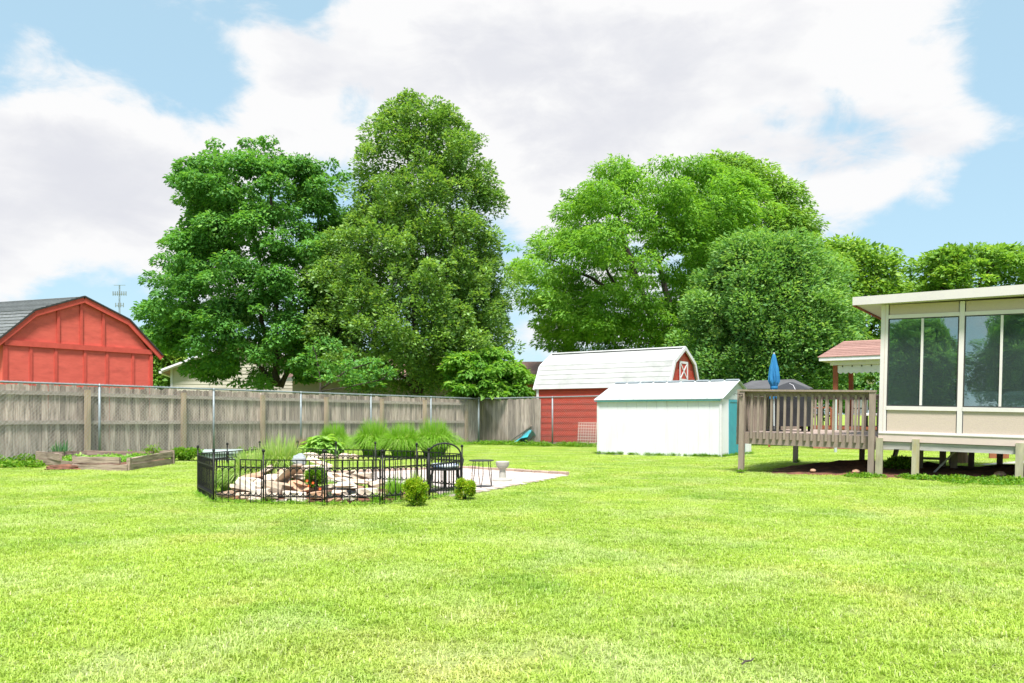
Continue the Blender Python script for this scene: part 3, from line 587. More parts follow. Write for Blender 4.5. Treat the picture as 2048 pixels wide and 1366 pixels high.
# plywood sheets, each its own, with slightly uneven seams
low = [0] + [wpx(p) for p in (265,213,169,110.7,60.6)] + [wpx(12), Wd]
for i in range(len(low)-1):
    e = .004*(i%3)
    part('plywood_sheet', gbeam((low[i]+low[i+1])/2, 0, (low[i]+low[i+1])/2, ZB-.02, abs(low[i+1]-low[i])-.01, .012+e, .002), M_RED, b)
for p in (265,213,169,110.7,60.6,12):
    w_ = wpx(p); part('batten', gbeam(w_, 0, w_, ZB, .075, .03, .012), M_REDTRIM, b)
def rooflz(w_):
    w_ = abs(w_-2.05)
    return ZR-(ZR-ZK)*w_/1.3 if w_ <= 1.3 else ZK-(ZK-ZE)*(w_-1.3)/.75
for p in (206,161.7,115.7):
    w_ = wpx(p); part('batten', gbeam(w_, ZB+.06, w_, rooflz(w_)-.16, .07, .03, .012), M_REDTRIM, b)
part('corner_board', gbeam(.05, 0, .05, ZE-.1, .1, .035, .014), M_REDTRIM, b)
part('corner_board', gbeam(Wd-.05, 0, Wd-.05, ZE-.1, .1, .035, .014), M_REDTRIM, b)
part('cross_beam', gbeam(.03, ZB, Wd-.03, ZB, .14, .05, .016), M_REDTRIM, b)
RP = [(-.27,ZE-.1),(.75,ZK),(2.05,ZR),(3.35,ZK),(4.37,ZE-.1)]
for i in range(4):
    (w0,z0_),(w1,z1_) = RP[i],RP[i+1]
    d = Vector((w1-w0, z1_-z0_)).normalized(); nx_,nz_ = (d.y, -d.x); nz_, nx_ = abs(d.x), (-d.y if d.x>0 else d.y)
    sgn = -1 if i < 2 else 1
    part('rake_board', gbeam(w0, z0_-.07, w1, z1_-.07, .15, .05, .05 + .001*i), M_REDTRIM, b)
    part('drip_edge', gbeam(w0, z0_+.025, w1, z1_+.025, .04, .13, .0+.001*i), M_BLACKTRIM, b)
    # shingle courses: each course a strip that overlaps the one below
    A0 = Vector((w0, z0_)); A1 = Vector((w1, z1_)); lo, hi = (A0, A1) if z0_ < z1_ else (A1, A0)
    nlen = (hi-lo).length; nc = max(3, int(nlen/.14)); nrm2 = Vector((-(hi-lo).y, (hi-lo).x)).normalized(); nrm2 = nrm2 if nrm2.y > 0 else -nrm2
    e0 = Vector((back.x,back.y,0)); outp = Vector((.819,-.574,0))*.12
    part('roof_deck', MB().add([gp(*lo)+outp, gp(*hi)+outp, gp(*hi)+e0, gp(*lo)+e0, gp(*(lo+nrm2*.02))+outp, gp(*(hi+nrm2*.02))+outp, gp(*(hi+nrm2*.02))+e0, gp(*(lo+nrm2*.02))+e0], [(0,1,2,3),(7,6,5,4),(0,4,5,1),(1,5,6,2),(2,6,7,3),(3,7,4,0)]), M_BLACKTRIM, b)
    for c_ in range(nc):
        p0 = lo.lerp(hi, c_/nc) + nrm2*.045; p1 = lo.lerp(hi, min(1,(c_+1.15)/nc)) + nrm2*.026; q0 = lo.lerp(hi, c_/nc)+nrm2*.021
        part('shingle_course', MB().add([gp(*p0)+outp, gp(*p1)+outp, gp(*p1)+e0, gp(*p0)+e0, gp(*q0)+outp, gp(*q0)+e0], [(0,1,2,3),(4,0,3,5)]), M_SHINGLE, b, fix=False)

# ------------------------------------------------------------------ fences on the left
FA = Vector((-11.5, 17.94)); FB = Vector((-1.35, 32.34)); FD = (FB-FA).normalized(); FL = (FB-FA).length; FN = Vector((-FD.y, FD.x))  # FN points away from the yard
START = -2.2
wf = thing('wooden_fence', 'weathered grey board privacy fence along the left and back of the yard', 'fence', (0,0,0))
r_ = random.Random(5)
def seg(a, d, t, off, n2): p = a + d*t + n2*off; return p
bw = .138
def obox(o, d, n2, t0, t1, w0, w1, z0, z1, skew=0):
    P = [o+d*t0+n2*w0, o+d*t1+n2*w0, o+d*t1+n2*w1, o+d*t0+n2*w1]
    return [(p.x,p.y,z0) for p in P]+[(p.x,p.y,z1+(skew if i in (1,2) else 0)) for i,p in enumerate(P)]
BOXF = [(3,2,1,0),(4,5,6,7),(0,1,5,4),(1,2,6,5),(2,3,7,6),(3,0,4,7)]
def board_mesh(ln):
    m_ = MB(); c = .03; w2 = bw/2
    m_.prism([(-w2,0),(w2,0),(w2,ln-c),(w2-c,ln),(-w2+c,ln),(-w2,ln-c)], 'y', 0, .018)
    me = m_.mesh('board', M_FENCE); recalc(me); return me
bmeshes = [board_mesh(1.755+.010*k) for k in range(5)]
def run_boards(o, d, n2, t0, t1, ang, woff):
    t = t0; kb = 0
    while t < t1:
        kb += 1; p = o + d*t + n2*(woff+r_.uniform(-.004,.004)+.016*(kb%2))
        link('board', r_.choice(bmeshes), wf, (p.x, p.y, zg(p.x,p.y)+.03), (r_.uniform(-.006,.006), r_.uniform(-.008,.008), ang)); t += bw-.004+r_.uniform(0,.003)
angL = math.atan2(FD.y, FD.x); run_boards(FA, FD, FN, START, FL+.5, angL, .42)
BD = Vector((.777,-.629)); BN = Vector((.629,.777)); angB = math.atan2(BD.y, BD.x)
run_boards(FB, BD, BN, -.75, 2.75, angB, .55)
posts = [(-.01*k) for k in ()] + [-2.4+.0] + [t*FL/1.0 for t in (.0,)]
wps = [ -.25, .128*FL-.13, .269*FL, .4176*FL, .56*FL, .7056*FL, .835*FL, .978*FL]
for t in wps:
    v_ = obox(FA, FD, FN, t-.05, t+.05, .26, .38, 0, 1.72); p = FA+FD*t; z = zg(p.x,p.y)
    part('fence_post', MB().add([(x,y,zz+z) for x,y,zz in v_], BOXF), M_FENCEPOST, wf)
wps2 = [START]+wps
for a, c in zip(wps2[:-1], wps2[1:]):
    for h0 in (1.56, .86):
        sag = r_.uniform(-.015,.015)
        v_ = obox(FA, FD, FN, a+.051, c-.051, .375, .415, h0, h0+.095)
        pa = FA+FD*a; pc = FA+FD*c
        vv = [(x,y,zz + zg(x,y) + (sag if i in (1,2,5,6) else 0)) for i,(x,y,zz) in enumerate(v_)]
        part('fence_rail', MB().add(vv, BOXF), M_FENCERAIL, wf)

cf = thing('chain_link_fence', 'galvanised chain-link fence standing in front of the wooden fence', 'fence', (0,0,0))
HC = 1.83
lp = [.128*FL,.31*FL,.485*FL,.657*FL,.834*FL]
def gpost(p, r=.03, h=HC):
    z = zg(p.x, p.y)
    o = part('fence_post', MB().tube([(0,0,-.1),(0,0,h-.02)], r, 10), M_GALV, cf, sm=True, fix=False, loc=(p.x,p.y,z))
    part('post_cap', MB().lathe([(r*1.25,h-.03),(r*1.3,h+.005),(r*.6,h+.03),(.004,h+.04)], n=8), M_GALV, o)
for t in lp: gpost(FA+FD*t)
gpost(FB, .04, HC+.04)
for t in (3.69, 6.9): gpost(FB+BD*t)
def pline(o, d, t0, t1, h, n=8): return [Vector(((o+d*(t0+(t1-t0)*i/n)).x, (o+d*(t0+(t1-t0)*i/n)).y, zg(*(o+d*(t0+(t1-t0)*i/n)))+h)) for i in range(n+1)]
part('top_rail', MB().tube(pline(FA,FD,START,FL,HC), .024, 8), M_GALV, cf, sm=True, fix=False)
part('top_rail', MB().tube(pline(FB,BD,0,6.9,HC), .024, 8), M_GALV, cf, sm=True, fix=False)
def mesh_run(o, d, t0, t1, off, n2, r=.0023):
    m_ = MB(); st = .095; h = HC-.02
    k = int((t1-t0+h)/st)+1
    for s_ in (1,-1):
        for i in range(k):
            a = t0 + i*st - (h if s_ > 0 else 0); pts = []
            za, zb = 0.03, h+.03; ta, tb_ = (a, a+h) if s_ > 0 else (a+h-0, a)
            # clip to run
            def cl(tx): return (tx-ta)/(tb_-ta)
            u0, u1 = 0, 1
            for lim in (t0, t1):
                if (ta < lim) != (tb_ < lim):
                    if (ta < lim) == (lim == t0): u0 = max(u0, cl(lim))
                    else: u1 = min(u1, cl(lim))
            if max(ta,tb_) < t0 or min(ta,tb_) > t1 or u1-u0 < .02: continue
            for u in (u0, u1):
                tt = ta+(tb_-ta)*u; p = o+d*tt+n2*(off+.004*s_); pts.append((p.x,p.y,zg(p.x,p.y)+za+(zb-za)*u))
            m_.tube(pts, r, 3, cap=False)
    # twisted points above the rail
    t = t0
    while t < t1:
        for e in (-.018,.018):
            p = o+d*t+n2*off; q = o+d*(t+e)+n2*off; z = zg(p.x,p.y)+HC; m_.tube([(p.x,p.y,z-.01),(q.x,q.y,z+.045)], .003, 3, cap=False)
        t += st
    return m_
for (o_,d_,a_,b_,n2_) in ((FA,FD,START,FL,FN),(FB,BD,0,6.9,BN)):
    part('chain_mesh', mesh_run(o_,d_,a_,b_,.03,n2_), M_WIRE, cf, fix=False)

# ------------------------------------------------------------------ small red barn with white roof
BX, BY = .997, 31.3; z0 = zg(BX, BY); Lb, Wb = 5.5, 2.58
b = thing('small_barn', 'small red metal barn with white gambrel roof behind the chain-link fence', 'barn', (BX,BY,z0), ROT)
E = 2.07-z0; K = 2.98-z0; R_ = 3.52-z0
part('wall', MB().prism([(0.02,.12),(Wb-.02,.12),(Wb-.02,E-.02),(Wb-.40,K-.04),(Wb/2,R_-.06),(.40,K-.04),(.02,E-.02)], 'x', .02, Lb-.02), M_REDMETAL, b)
z = .13; i = 0
while z < E:
    h_ = min(.245, E-z)
    part('siding_panel', MB().prism([(0.018,z+.012),(0,z+.03),(-.004,z+h_-.05),(-.018,z+h_-.02),(-.018,z+h_-.006),(.018,z+h_)], 'x', .06, Lb-.06), M_REDMETAL, b)
    z += .245; i += 1
z = .13
def yb(z):       # half-width inset of the gable at height z
    if z <= E: return 0
    if z <= K: return .40*(z-E)/(K-E)
    return .40+(Wb/2-.40)*(z-K)/(R_-K)
while z < R_-.12:
    h_ = min(.245, R_-.1-z); y0a, y1a = yb(z)+.03, yb(z+h_)+.05
    xo = Lb-.02
    part('gable_panel', MB().add([(xo,y0a,z),(xo,Wb-y0a,z),(xo,Wb-y1a,z+h_),(xo,y1a,z+h_),(xo+.01,y0a,z),(xo+.01,Wb-y0a,z),(xo+.028,Wb-y1a,z+h_-.012),(xo+.028,y1a,z+h_-.012)], [(3,2,1,0),(4,5,6,7),(0,1,5,4),(1,2,6,5),(2,3,7,6),(3,0,4,7)]), M_REDMETAL, b)
    z += .245
part('skid', MB().box(.1,.0,-.02,Lb-.1,.1,.118).box(.1,Wb-.15,-.02,Lb-.1,Wb-.05,.118), M_TIMBER, b)
part('corner_trim', MB().box(-.03,-.03,.1,.07,.06,E), M_WHITETRIM, b)
part('corner_trim', MB().box(Lb-.07,-.03,.1,Lb+.035,.06,E-.02), M_WHITETRIM, b)
# roof bands
prof = [(-.09,E-.02),(.36,K),(Wb/2,R_),(Wb-.36,K),(Wb+.09,E-.02)]
for i in range(4):
    (y0,za),(y1,zb) = prof[i],prof[i+1]; a = Vector((y0,za)); c = Vector((y1,zb)); lo,hi = (a,c) if za<zb else (c,a)
    nb = 5 if i in (0,3) else 1; nn = Vector((-(hi-lo).y,(hi-lo).x)).normalized(); nn = nn if nn.y>0 else -nn
    if i in (0,3): nn = nn if (nn.x<0)==(i==0) else -nn
    for q in range(nb):
        p0 = lo.lerp(hi,q/nb)+nn*.013; p1 = lo.lerp(hi,(q+1)/nb-.004)+nn*.004; p2 = lo.lerp(hi,q/nb); p3 = lo.lerp(hi,(q+1)/nb)
        part('roof_panel', MB().prism([tuple(p2),tuple(p0),tuple(p1),tuple(p3)], 'x', -.08, Lb+.1), M_ROOFWHITE, b)
    for xx in (-.10, Lb+.085):
        part('rake_trim', MB().beam((xx,lo.x,lo.y-.03),(xx,hi.x,hi.y-.03),.06,.13,up=(nn.x*0,nn.x,nn.y)), M_WHITETRIM, b)
part('ridge_cap', MB().prism([(Wb/2-.12,R_-.01),(Wb/2,R_+.045),(Wb/2+.12,R_-.01)], 'x', -.09, Lb+.11), M_ROOFWHITE, b)
# loft door with an X
dz0, dz1, dy0, dy1 = zat(763,29)-z0+.05, zat(724,29)-z0, Wb/2-.36, Wb/2+.34
ld = part('loft_door', MB().box(Lb+.012,dy0,dz0,Lb+.03,dy1,dz1), M_REDMETAL, b)
xf = Lb+.045; fr = MB()
fr.box(Lb+.03,dy0-.03,dz0-.03,xf,dy0+.04,dz1+.03).box(Lb+.03,dy1-.04,dz0-.03,xf,dy1+.03,dz1+.03).box(Lb+.031,dy0+.04,dz0-.03,xf,dy1-.04,dz0+.05).box(Lb+.031,dy0+.04,dz1-.05,xf,dy1-.04,dz1+.03)
part('door_frame', fr, M_WHITETRIM, ld)
part('cross_brace', MB().beam((xf-.006,dy0+.04,dz0+.05),(xf-.006,dy1-.04,dz1-.05),.014,.055,up=(0,1,0)).beam((xf-.004,dy0+.04,dz1-.05),(xf-.004,dy1-.04,dz0+.05),.016,.055,up=(0,1,0)), M_WHITETRIM, ld)

# lattice leaning on the small barn
p = Vector((BX,BY)) + U*1.95 - V*.25
lt = thing('lattice_panel', 'pale pink square lattice panel leaning on the red barn wall', 'lattice', (p.x,p.y,zg(p.x,p.y)), ROT)
for k in range(12): part('slat', MB().box(k*.105,0,0,k*.105+.026,.012,.88), M_LATTICE, lt, rot=(-.12,0,0))
for k in range(9): part('slat', MB().box(-.02,-.012,k*.105+.02,1.19,0,k*.105+.046), M_LATTICE, lt, rot=(-.12,0,0))
# tarp and plank by the barn corner
def lumpy(name, label, cat, loc, R3, m, seed, group=None, n=14, parent=None, rough=.25, rotz=0, flatb=True):
    q = MB(); nl = max(5, n*2//3)
    for j in range(nl+1):
        ph = math.pi*j/nl
        for i in range(n):
            th_ = 2*math.pi*i/n; d = Vector((math.sin(ph)*math.cos(th_), math.sin(ph)*math.sin(th_), math.cos(ph)))
            s_ = 1+rough*mnoise.noise(d*1.7+Vector((seed*3.1,seed,0))) + rough*.4*mnoise.noise(d*4+Vector((seed,0,seed)))
            q.v.append((d.x*R3[0]*s_, d.y*R3[1]*s_, d.z*R3[2]*s_))
    for j in range(nl):
        for i in range(n): q.f.append((j*n+i,(j+1)*n+i,(j+1)*n+(i+1)%n,j*n+(i+1)%n))
    me = q.mesh(name, m)
    return link(name, me, parent, loc, (0,0,rotz), label=label, category=cat, group=group)
p = Vector((BX,BY)) - U*.55 - V*.35; zz = zg(p.x,p.y)
tp = MB(); nu, nv = 14, 10
for j in range(nv+1):
    for i in range(nu+1):
        u_, v_ = i/nu, j/nv; x = -.45+1.0*u_; hgt = .62*smooth(0,1,u_)*(1-abs(v_-.45)*1.1) + .05*mnoise.noise(Vector((u_*5,v_*5,2)))
        tp.v.append((x, -.35+.7*v_, max(.0, hgt)))
for j in range(nv):
    for i in range(nu): tp.f.append((j*(nu+1)+i, j*(nu+1)+i+1, (j+1)*(nu+1)+i+1, (j+1)*(nu+1)+i))
link('tarp', tp.mesh('tarp', M_TARPBLUE, True), None, (p.x,p.y,zz), (0,0,ROT), label='crumpled bright blue tarp heaped at the left corner of the small red barn', category='tarp')
pb = MB().beam((-.75,.1,.02),(.35,.25,.72),.14,.03)
o = part('plank', pb, M_TIMBER, None, loc=(p.x,p.y,zz+.02), rot=(0,0,ROT)); o['label'] = 'pale plank leaning behind the blue tarp'; o['category'] = 'plank'

# ------------------------------------------------------------------ white shed
SX, SY = 2.47, 23.1; z0 = zg(SX+1.5, SY-1)-.03; Ls, Ws = 3.69, 2.44
s = thing('white_shed', 'white metal garden shed with pale roof and teal door in the lawn', 'shed', (SX,SY,z0), ROT)
E = 1.515-z0; R_ = 2.0-z0
part('wall', MB().prism([(.03,0),(Ws-.03,0),(Ws-.03,E-.01),(Ws/2,R_-.03),(.03,E-.01)], 'x', .03, Ls-.03), M_WHITE, s)
nrib = 24; 
for k in range(12):   # front wall sheets with shallow rib at each joint
    xa = .03+(Ls-.06)*k/12; xb = .03+(Ls-.06)*(k+1)/12; y = .004
    part('wall_panel', MB().prism([(xa,.029),(xa,y+.008),(xa+.012,y),(xb-.03,y),(xb-.022,y-.003),(xb-.01,y-.003),(xb-.002,y+.008),(xb,.029)], 'z', .0, E-.012), M_WHITE, s)
part('corner_trim', MB().box(-.01,-.02,0,.05,.02,E-.02), M_WHITETRIM, s); part('corner_trim', MB().box(Ls-.045,-.02,0,Ls+.012,.05,E-.02), M_WHITETRIM, s)
part('eave_strip', MB().box(-.06,-.07,E-.070,Ls+.0,-.045,E-.042), M_TEAL, s)
sl = (R_-E)/(Ws/2)
for side in (0,1):
    for k in range(9):
        xa = -.08+(Ls+.16)*k/9; xb = -.08+(Ls+.16)*(k+1)/9
        a = (-.08, E-.08*sl); c = (Ws/2, R_)
        if side: a = (Ws+.08, a[1])
        th_ = .02
        vs = [(xa,a[0],a[1]),(xb-.006,a[0],a[1]),(xb-.006,c[0],c[1]),(xa,c[0],c[1]),(xa,a[0],a[1]+th_),(xb-.006,a[0],a[1]+th_),(xb-.006,c[0],c[1]+th_),(xa,c[0],c[1]+th_)]
        mb = MB().add(vs, BOXF)
        vs2 = [(xb-.03,a[0],a[1]+th_),(xb,a[0],a[1]+th_),(xb,c[0],c[1]+th_),(xb-.03,c[0],c[1]+th_),(xb-.022,a[0],a[1]+th_+.008),(xb-.008,a[0],a[1]+th_+.008),(xb-.008,c[0],c[1]+th_+.008),(xb-.022,c[0],c[1]+th_+.008)]
        mb.add(vs2, BOXF); part('roof_panel', mb, M_SHEDROOF, s)
for k in range(9):
    xa = -.08+(Ls+.16)*k/9; part('ridge_cap', MB().prism([(Ws/2-.08,R_+.012),(Ws/2,R_+.055),(Ws/2+.08,R_+.012)], 'x', xa+.03, xa+.40), M_GALV, s)
part('gable_panel', MB().prism([(-.02,E-.03),(Ws+.02,E-.03),(Ws/2,R_-.02)], 'x', Ls-.029, Ls-.004), M_SHEDROOF, s)
for (ya,yb_) in ((.05,.6),(1.8,2.40)):
    part('wall_panel', MB().box(Ls-.029,ya,.0,Ls-.006,yb_,E-.032), M_WHITE, s)
part('door_frame', MB().box(Ls-.02,.56,0,Ls+.01,.62,E-.04).box(Ls-.02,1.78,0,Ls+.01,1.84,E-.04).box(Ls-.019,.62,E-.1,Ls+.01,1.78,E-.04), M_TEAL, s)
for (ya,yb_) in ((.625,1.195),(1.205,1.775)):
    d_ = part('door', MB().box(Ls-.024,ya,.03,Ls-.002,yb_,E-.105), M_TEAL, s)
    part('handle', MB().box(Ls-.002,(1.14 if ya<1 else 1.23),.7,Ls+.02,(1.16 if ya<1 else 1.25),.82), M_GALV, d_)

# ------------------------------------------------------------------ patio
PAT = [(-3.5,12.95),(-3.3,14.6),(-1.0,16.0),(1.0,14.25),(.55,13.3),(.1,12.4),(-.35,11.45),(-.62,10.75),(-.95,10.65),(-1.05,11.2),(-1.5,12.1),(-2.2,12.55),(-2.8,12.7)]
pt = MB().prism(PAT, 'z', -.06, .002)
patio = part('patio', pt, M_MORTAR, None, kind='structure')
pv = MB(); r2 = random.Random(3)
bl, bw2 = .205, .103
for j in range(-10, 70):
    for i in range(-30, 40):
        x = i*bl + (bl/2 if j%2 else 0); y = j*bw2; X = -1 + x*U.x + y*V.x; Y = 13 + x*U.y + y*V.y
        if inpoly(X, Y, PAT):
            q = r2.uniform(.008,.016); c = [(x-bl/2+.005,y-bw2/2+.005),(x+bl/2-.005,y-bw2/2+.005),(x+bl/2-.005,y+bw2/2-.005),(x-bl/2+.005,y+bw2/2-.005)]
            W = [(-1+a*U.x+b_*V.x, 13+a*U.y+b_*V.y) for a,b_ in c]
            pv.add([(a,b_,0.0) for a,b_ in W]+[(a,b_,q) for a,b_ in W], [(4,5,6,7),(0,1,5,4),(1,2,6,5),(2,3,7,6),(3,0,4,7)])
part('paver', pv, M_PAVER, patio, kind='stuff')
eb = MB().box(-.095,-.05,0,.095,.05,.06, .008).mesh('edging_brick', M_BRICKEDGE); recalc(eb)
for (a,c) in ((PAT[1],PAT[2]),(PAT[2],PAT[3])):
    a = Vector(a); c = Vector(c); d = (c-a); nb = int(d.length/.2); ang = math.atan2(d.y,d.x)
    for i in range(nb):
        p = a+d*((i+.5)/nb); link('edging_brick', eb, patio, (p.x,p.y,-.005+r2.uniform(-.006,.008)), (r2.uniform(-.03,.03),r2.uniform(-.03,.03),ang+r2.uniform(-.05,.05)))

# ------------------------------------------------------------------ pond garden
PV = [(-4.32,11.0),(-3.71,9.95),(-3.03,9.75),(-2.25,9.6),(-1.57,9.7),(-1.06,10.2),(-.70,11.2),(-1.43,12.0),(-2.12,12.4),(-2.75,12.5),(-3.47,12.95),(-4.02,12.75),(-4.27,12.0)]
gf = thing('garden_fence', 'low black wrought iron fence with ball finials ringing the pond rocks', 'fence', (0,0,0))
pm = MB().tube([(0,0,-.05),(0,0,.60)], .0105, 6).lathe([(.006,.595),(.012,.60),(.012,.61),(.007,.615),(.016,.625),(.021,.64),(.016,.655),(.003,.662)], n=8).mesh('fence_post', M_IRON, True)
for (x,y) in PV: link('fence_post', pm, gf, (x,y,0), (0,0,0))
def ironpanel(Lp, ztop=.53, zbot=.09):
    m_ = MB(); e = .03; n_ = max(3, int(round((Lp-2*e)/.085))); st = (Lp-2*e)/n_; r = .0064
    z2 = ztop-.09
    for z in (ztop, z2, zbot): m_.beam((e,0,z),(Lp-e,0,z),.012,.013)
    for k in range(n_+1):
        x = e+k*st; m_.tube([(x,0,.0 if k not in (0,n_) else -.02),(x,0,ztop)], r*(1.35 if k in (0,n_) else 1), 4)
        m_.tube([(x,0,z2-.05),(x,0,z2-.035)], .009, 5)
    for k in range(n_):
        x0_ = e+k*st; xc = x0_+st/2
        for (zc, sg) in ((z2-.05, 1), (zbot+.05, -1)):
            m_.tube([(xc-math.cos(a)*st*.46,0,zc+sg*math.sin(a)*.042) for a in [math.pi*q/6 for q in range(7)]], .006, 4)
    return m_
for i in range(len(PV)):
    a = Vector(PV[i]); c = Vector(PV[(i+1)%len(PV)]); d = c-a; ang = math.atan2(d.y,d.x)
    if i == 1:
        for f0, f1 in ((0,.47),(.49,1)):
            p = a+d*f0; part('iron_panel', ironpanel(d.length*(f1-f0)), M_IRON, gf, fix=False, loc=(p.x,p.y,0), rot=(0,.01,ang))
        continue
    part('iron_panel', ironpanel(d.length), M_IRON, gf, fix=False, loc=(a.x,a.y,0), rot=(0,r2.uniform(-.012,.012),ang))

rk = thing('pond_rock_pile', 'heap of tan sandstone slabs round the small pond inside the iron fence', 'rock garden', (-2.7,10.7,0))
soilp = [(x*.93-.18, y*.965+.38) for x,y in PV]
part('pond_bed', MB().prism([(x+2.7,y-10.7) for x,y in [(-4.0,10.9),(-3.6,10.15),(-3.0,9.95),(-2.2,9.82),(-1.6,9.95),(-1.15,10.4),(-1.3,11.2),(-2.2,11.6),(-3.2,12.0),(-4.0,12.0)]], 'z', -.02, .02), M_SOIL, rk)
rocks = []
R4 = random.Random(21)
def rock(px, py, D, wpx_, hpx, fl=1.0, yaw=None, tiltv=None, m=M_SAND, name='stone'):
    x = at(px, D); z = zat(py, D); sc = D/F; w_, h_ = wpx_*sc/2, hpx*sc/2
    o = lumpy(name, None, None, (x+2.7, D-10.7, z), (w_, w_*R4.uniform(.6,.9)*fl, h_*1.35), m, R4.uniform(0,50), n=9, parent=rk, rough=.6, rotz=R4.uniform(-.3,.3) if yaw is None else yaw)
    if tiltv is not None: o.rotation_euler.y = tiltv
    top = h_*R4.uniform(.55,.85); sl_ = R4.uniform(-.25,.25); lim = w_*R4.uniform(.75,.95)
    for v_ in o.data.vertices:
        c_ = v_.co; c_.z = max(-top, min(top+sl_*c_.x*.5, c_.z)); c_.x = max(-lim, min(lim, c_.x))
    del_keys = [k for k in ('label','category') if k in o]; return o
spec = [(452,988,10.3,34,17),(486,990,10.2,30,14),(497,968,10.45,62,26),(520,985,10.1,44,20),(505,955,10.7,52,20),(540,992,10.0,40,16),(560,975,10.3,70,24),(548,958,10.8,50,22),
        (590,990,10.0,50,20),(600,972,10.4,52,18),(612,955,10.8,64,20),(585,945,10.95,60,22),(622,938,11.1,52,20),(570,955,10.7,26,30),(635,990,10.0,40,16),(655,975,10.5,34,16),(668,952,10.9,40,16),
        (645,940,11.2,36,16),(690,962,10.8,46,14),(710,975,10.5,44,14),(680,985,10.2,36,14),(725,952,11.1,50,16),(735,985,10.2,50,22),(700,995,9.95,36,12),(668,1000,9.9,30,10),(752,968,10.7,36,18),
        (760,990,10.2,28,16),(600,1000,9.9,34,10),(560,1002,9.85,30,8),(625,958,10.6,30,14),(545,945,11.1,22,30),(478,975,10.6,36,16),(700,948,11.3,34,12),(510,998,9.95,30,10),(780,985,10.3,26,14)]
M_SAND2 = mat('rust_sandstone', (.42,.24,.15), (.52,.36,.25), scale=4, rough=.9, bump=.9, rnd=.2, dirt=(.22,.10,.06), dirt_scale=2, bscale=16)
M_SAND3 = mat('pale_sandstone', (.70,.62,.54), (.56,.46,.37), scale=3, rough=.9, bump=.9, rnd=.15, dirt=(.38,.24,.15), dirt_scale=2.4, bscale=16)
for q, (a,b_,c,d,e) in enumerate(spec): rock(a,b_,c,d*1.05,e*1.1, tiltv=R4.uniform(-.25,.25), m=(M_SAND,M_SAND3,M_SAND,M_SAND2,M_SAND3)[(q*7)%5])
for (a,b_,c,d,e,tv) in ((572,950,10.5,80,13,-.75),(520,950,10.9,70,12,-.6),(640,925,11.3,56,11,.35),(690,972,10.35,60,9,.12),(715,963,10.6,52,8,.1)): rock(a,b_,c,d,e,tiltv=tv)
for (a,b_,c,d,e) in (): pass
bb = lumpy('boulder', 'blue-grey rounded boulder on top of the pond rock pile', 'rock', (at(598,11.2),11.2,zat(922,11.2)), (.11,.09,.10), M_SLATE, 5, n=12, rough=.3)
# water
part('water', MB().prism([(at(px,D)+2.7,D-10.7) for px,D in ((650,10.15),(700,10.1),(735,10.25),(740,10.7),(700,10.9),(655,10.7))], 'z', .03, .05), M_WATER, rk)
part('waterfall', MB().prism([(-.13,0),(.13,0),(.15,.10),(.09,.15),(-.1,.14)], 'y', 0, .03), M_FOAM, rk, loc=(at(690,10.45)+2.7,10.45-10.7,.06))

# ---- blade plants
def blades(name, label, cat, x, y, n, h, spread, m, wd=.006, segs=5, arch=.5, seed=1, group=None, base=.08, hotp=.15, z=None, up=1.0):
    R = np.random.default_rng(seed); V_=[];F_=[];T=[]
    for i in range(n):
        a = R.uniform(0,2*math.pi); br = base*math.sqrt(R.uniform()); bx,by = br*math.cos(a),br*math.sin(a); a += R.normal()*.5
        hh = h*R.uniform(.6,1.08); lean = spread*R.uniform(.05,1); dx,dy = math.cos(a),math.sin(a); sx,sy = -dy,dx; tw = R.uniform(-.8,.8); sx,sy = sx*math.cos(tw)+dx*math.sin(tw), sy*math.cos(tw)+dy*math.sin(tw)
        o = len(V_); c = (min(1,max(0,R.normal(.5,.22))), R.uniform(.3,.8) if R.uniform()<hotp else 0)
        for k in range(segs+1):
            t = k/segs; rr_ = lean*t**1.6; zz = hh*(t - arch*(lean/(spread+1e-6))*t**3.2); ww = wd*(1-t**2.2)*.5+.0006
            cx,cy = bx+dx*rr_, by+dy*rr_
            V_ += [(cx-sx*ww,cy-sy*ww,zz),(cx+sx*ww,cy+sy*ww,zz)]; T += [c,c]
            if k: F_.append((o+2*k-2,o+2*k-1,o+2*k+1,o+2*k))
    me = bpy.data.meshes.new(name); me.from_pydata(V_, [], F_); me.materials.append(m)
    at_ = me.attributes.new('tint','FLOAT_COLOR','POINT'); arr = np.ones((len(V_),4),np.float32); arr[:,:2] = np.array(T); at_.data.foreach_set('color', arr.ravel())
    return link(name, me, None, (x,y,zg(x,y) if z is None else z), label=label, category=cat, group=group)
for i,(px,D,h_,sp,lab) in enumerate([(668,23.0,.85,.26,'leftmost plume of ornamental grass beside the broad-leaved hosta'),(748,21.5,.95,.48,'second clump of ornamental grass from the left by the fence'),(806,21,.86,.48,'third clump of ornamental grass, fullest and lowest'),(868,21.5,.95,.52,'rightmost clump of ornamental grass, left of the lawn corner')]):
    blades('ornamental_grass', lab, 'grass clump', at(px,D), D, 3600, h_*1.15, sp*1.6, L_REED, wd=.013, seed=30+i, group='ornamental grass clumps in front of the left fence', base=.28, arch=.8, hotp=.2, segs=7)
for i,(px,D,h_,sp,lab) in enumerate([(560,11.5,.78,.50,'tall pale arching grass clump behind the pond rocks'),(505,11.2,.62,.45,'bushy pale grass clump at the left of the pond'),(470,11.2,.40,.22,'short green grass clump near the left fence panels')]):
    blades('ornamental_grass', lab, 'grass clump', at(px,D), D, 2200, h_*1.08, sp*1.15, L_PALE if i<2 else L_REED, wd=.014, seed=50+i, group='grass clumps inside the iron fence', base=.18, arch=.75, hotp=.25, segs=6)
blades('liriope', 'dark green strappy plant by the front right of the pond', 'plant', at(790,10.2),10.2,150,.36,.22,L_REED,wd=.011,seed=61,base=.09)
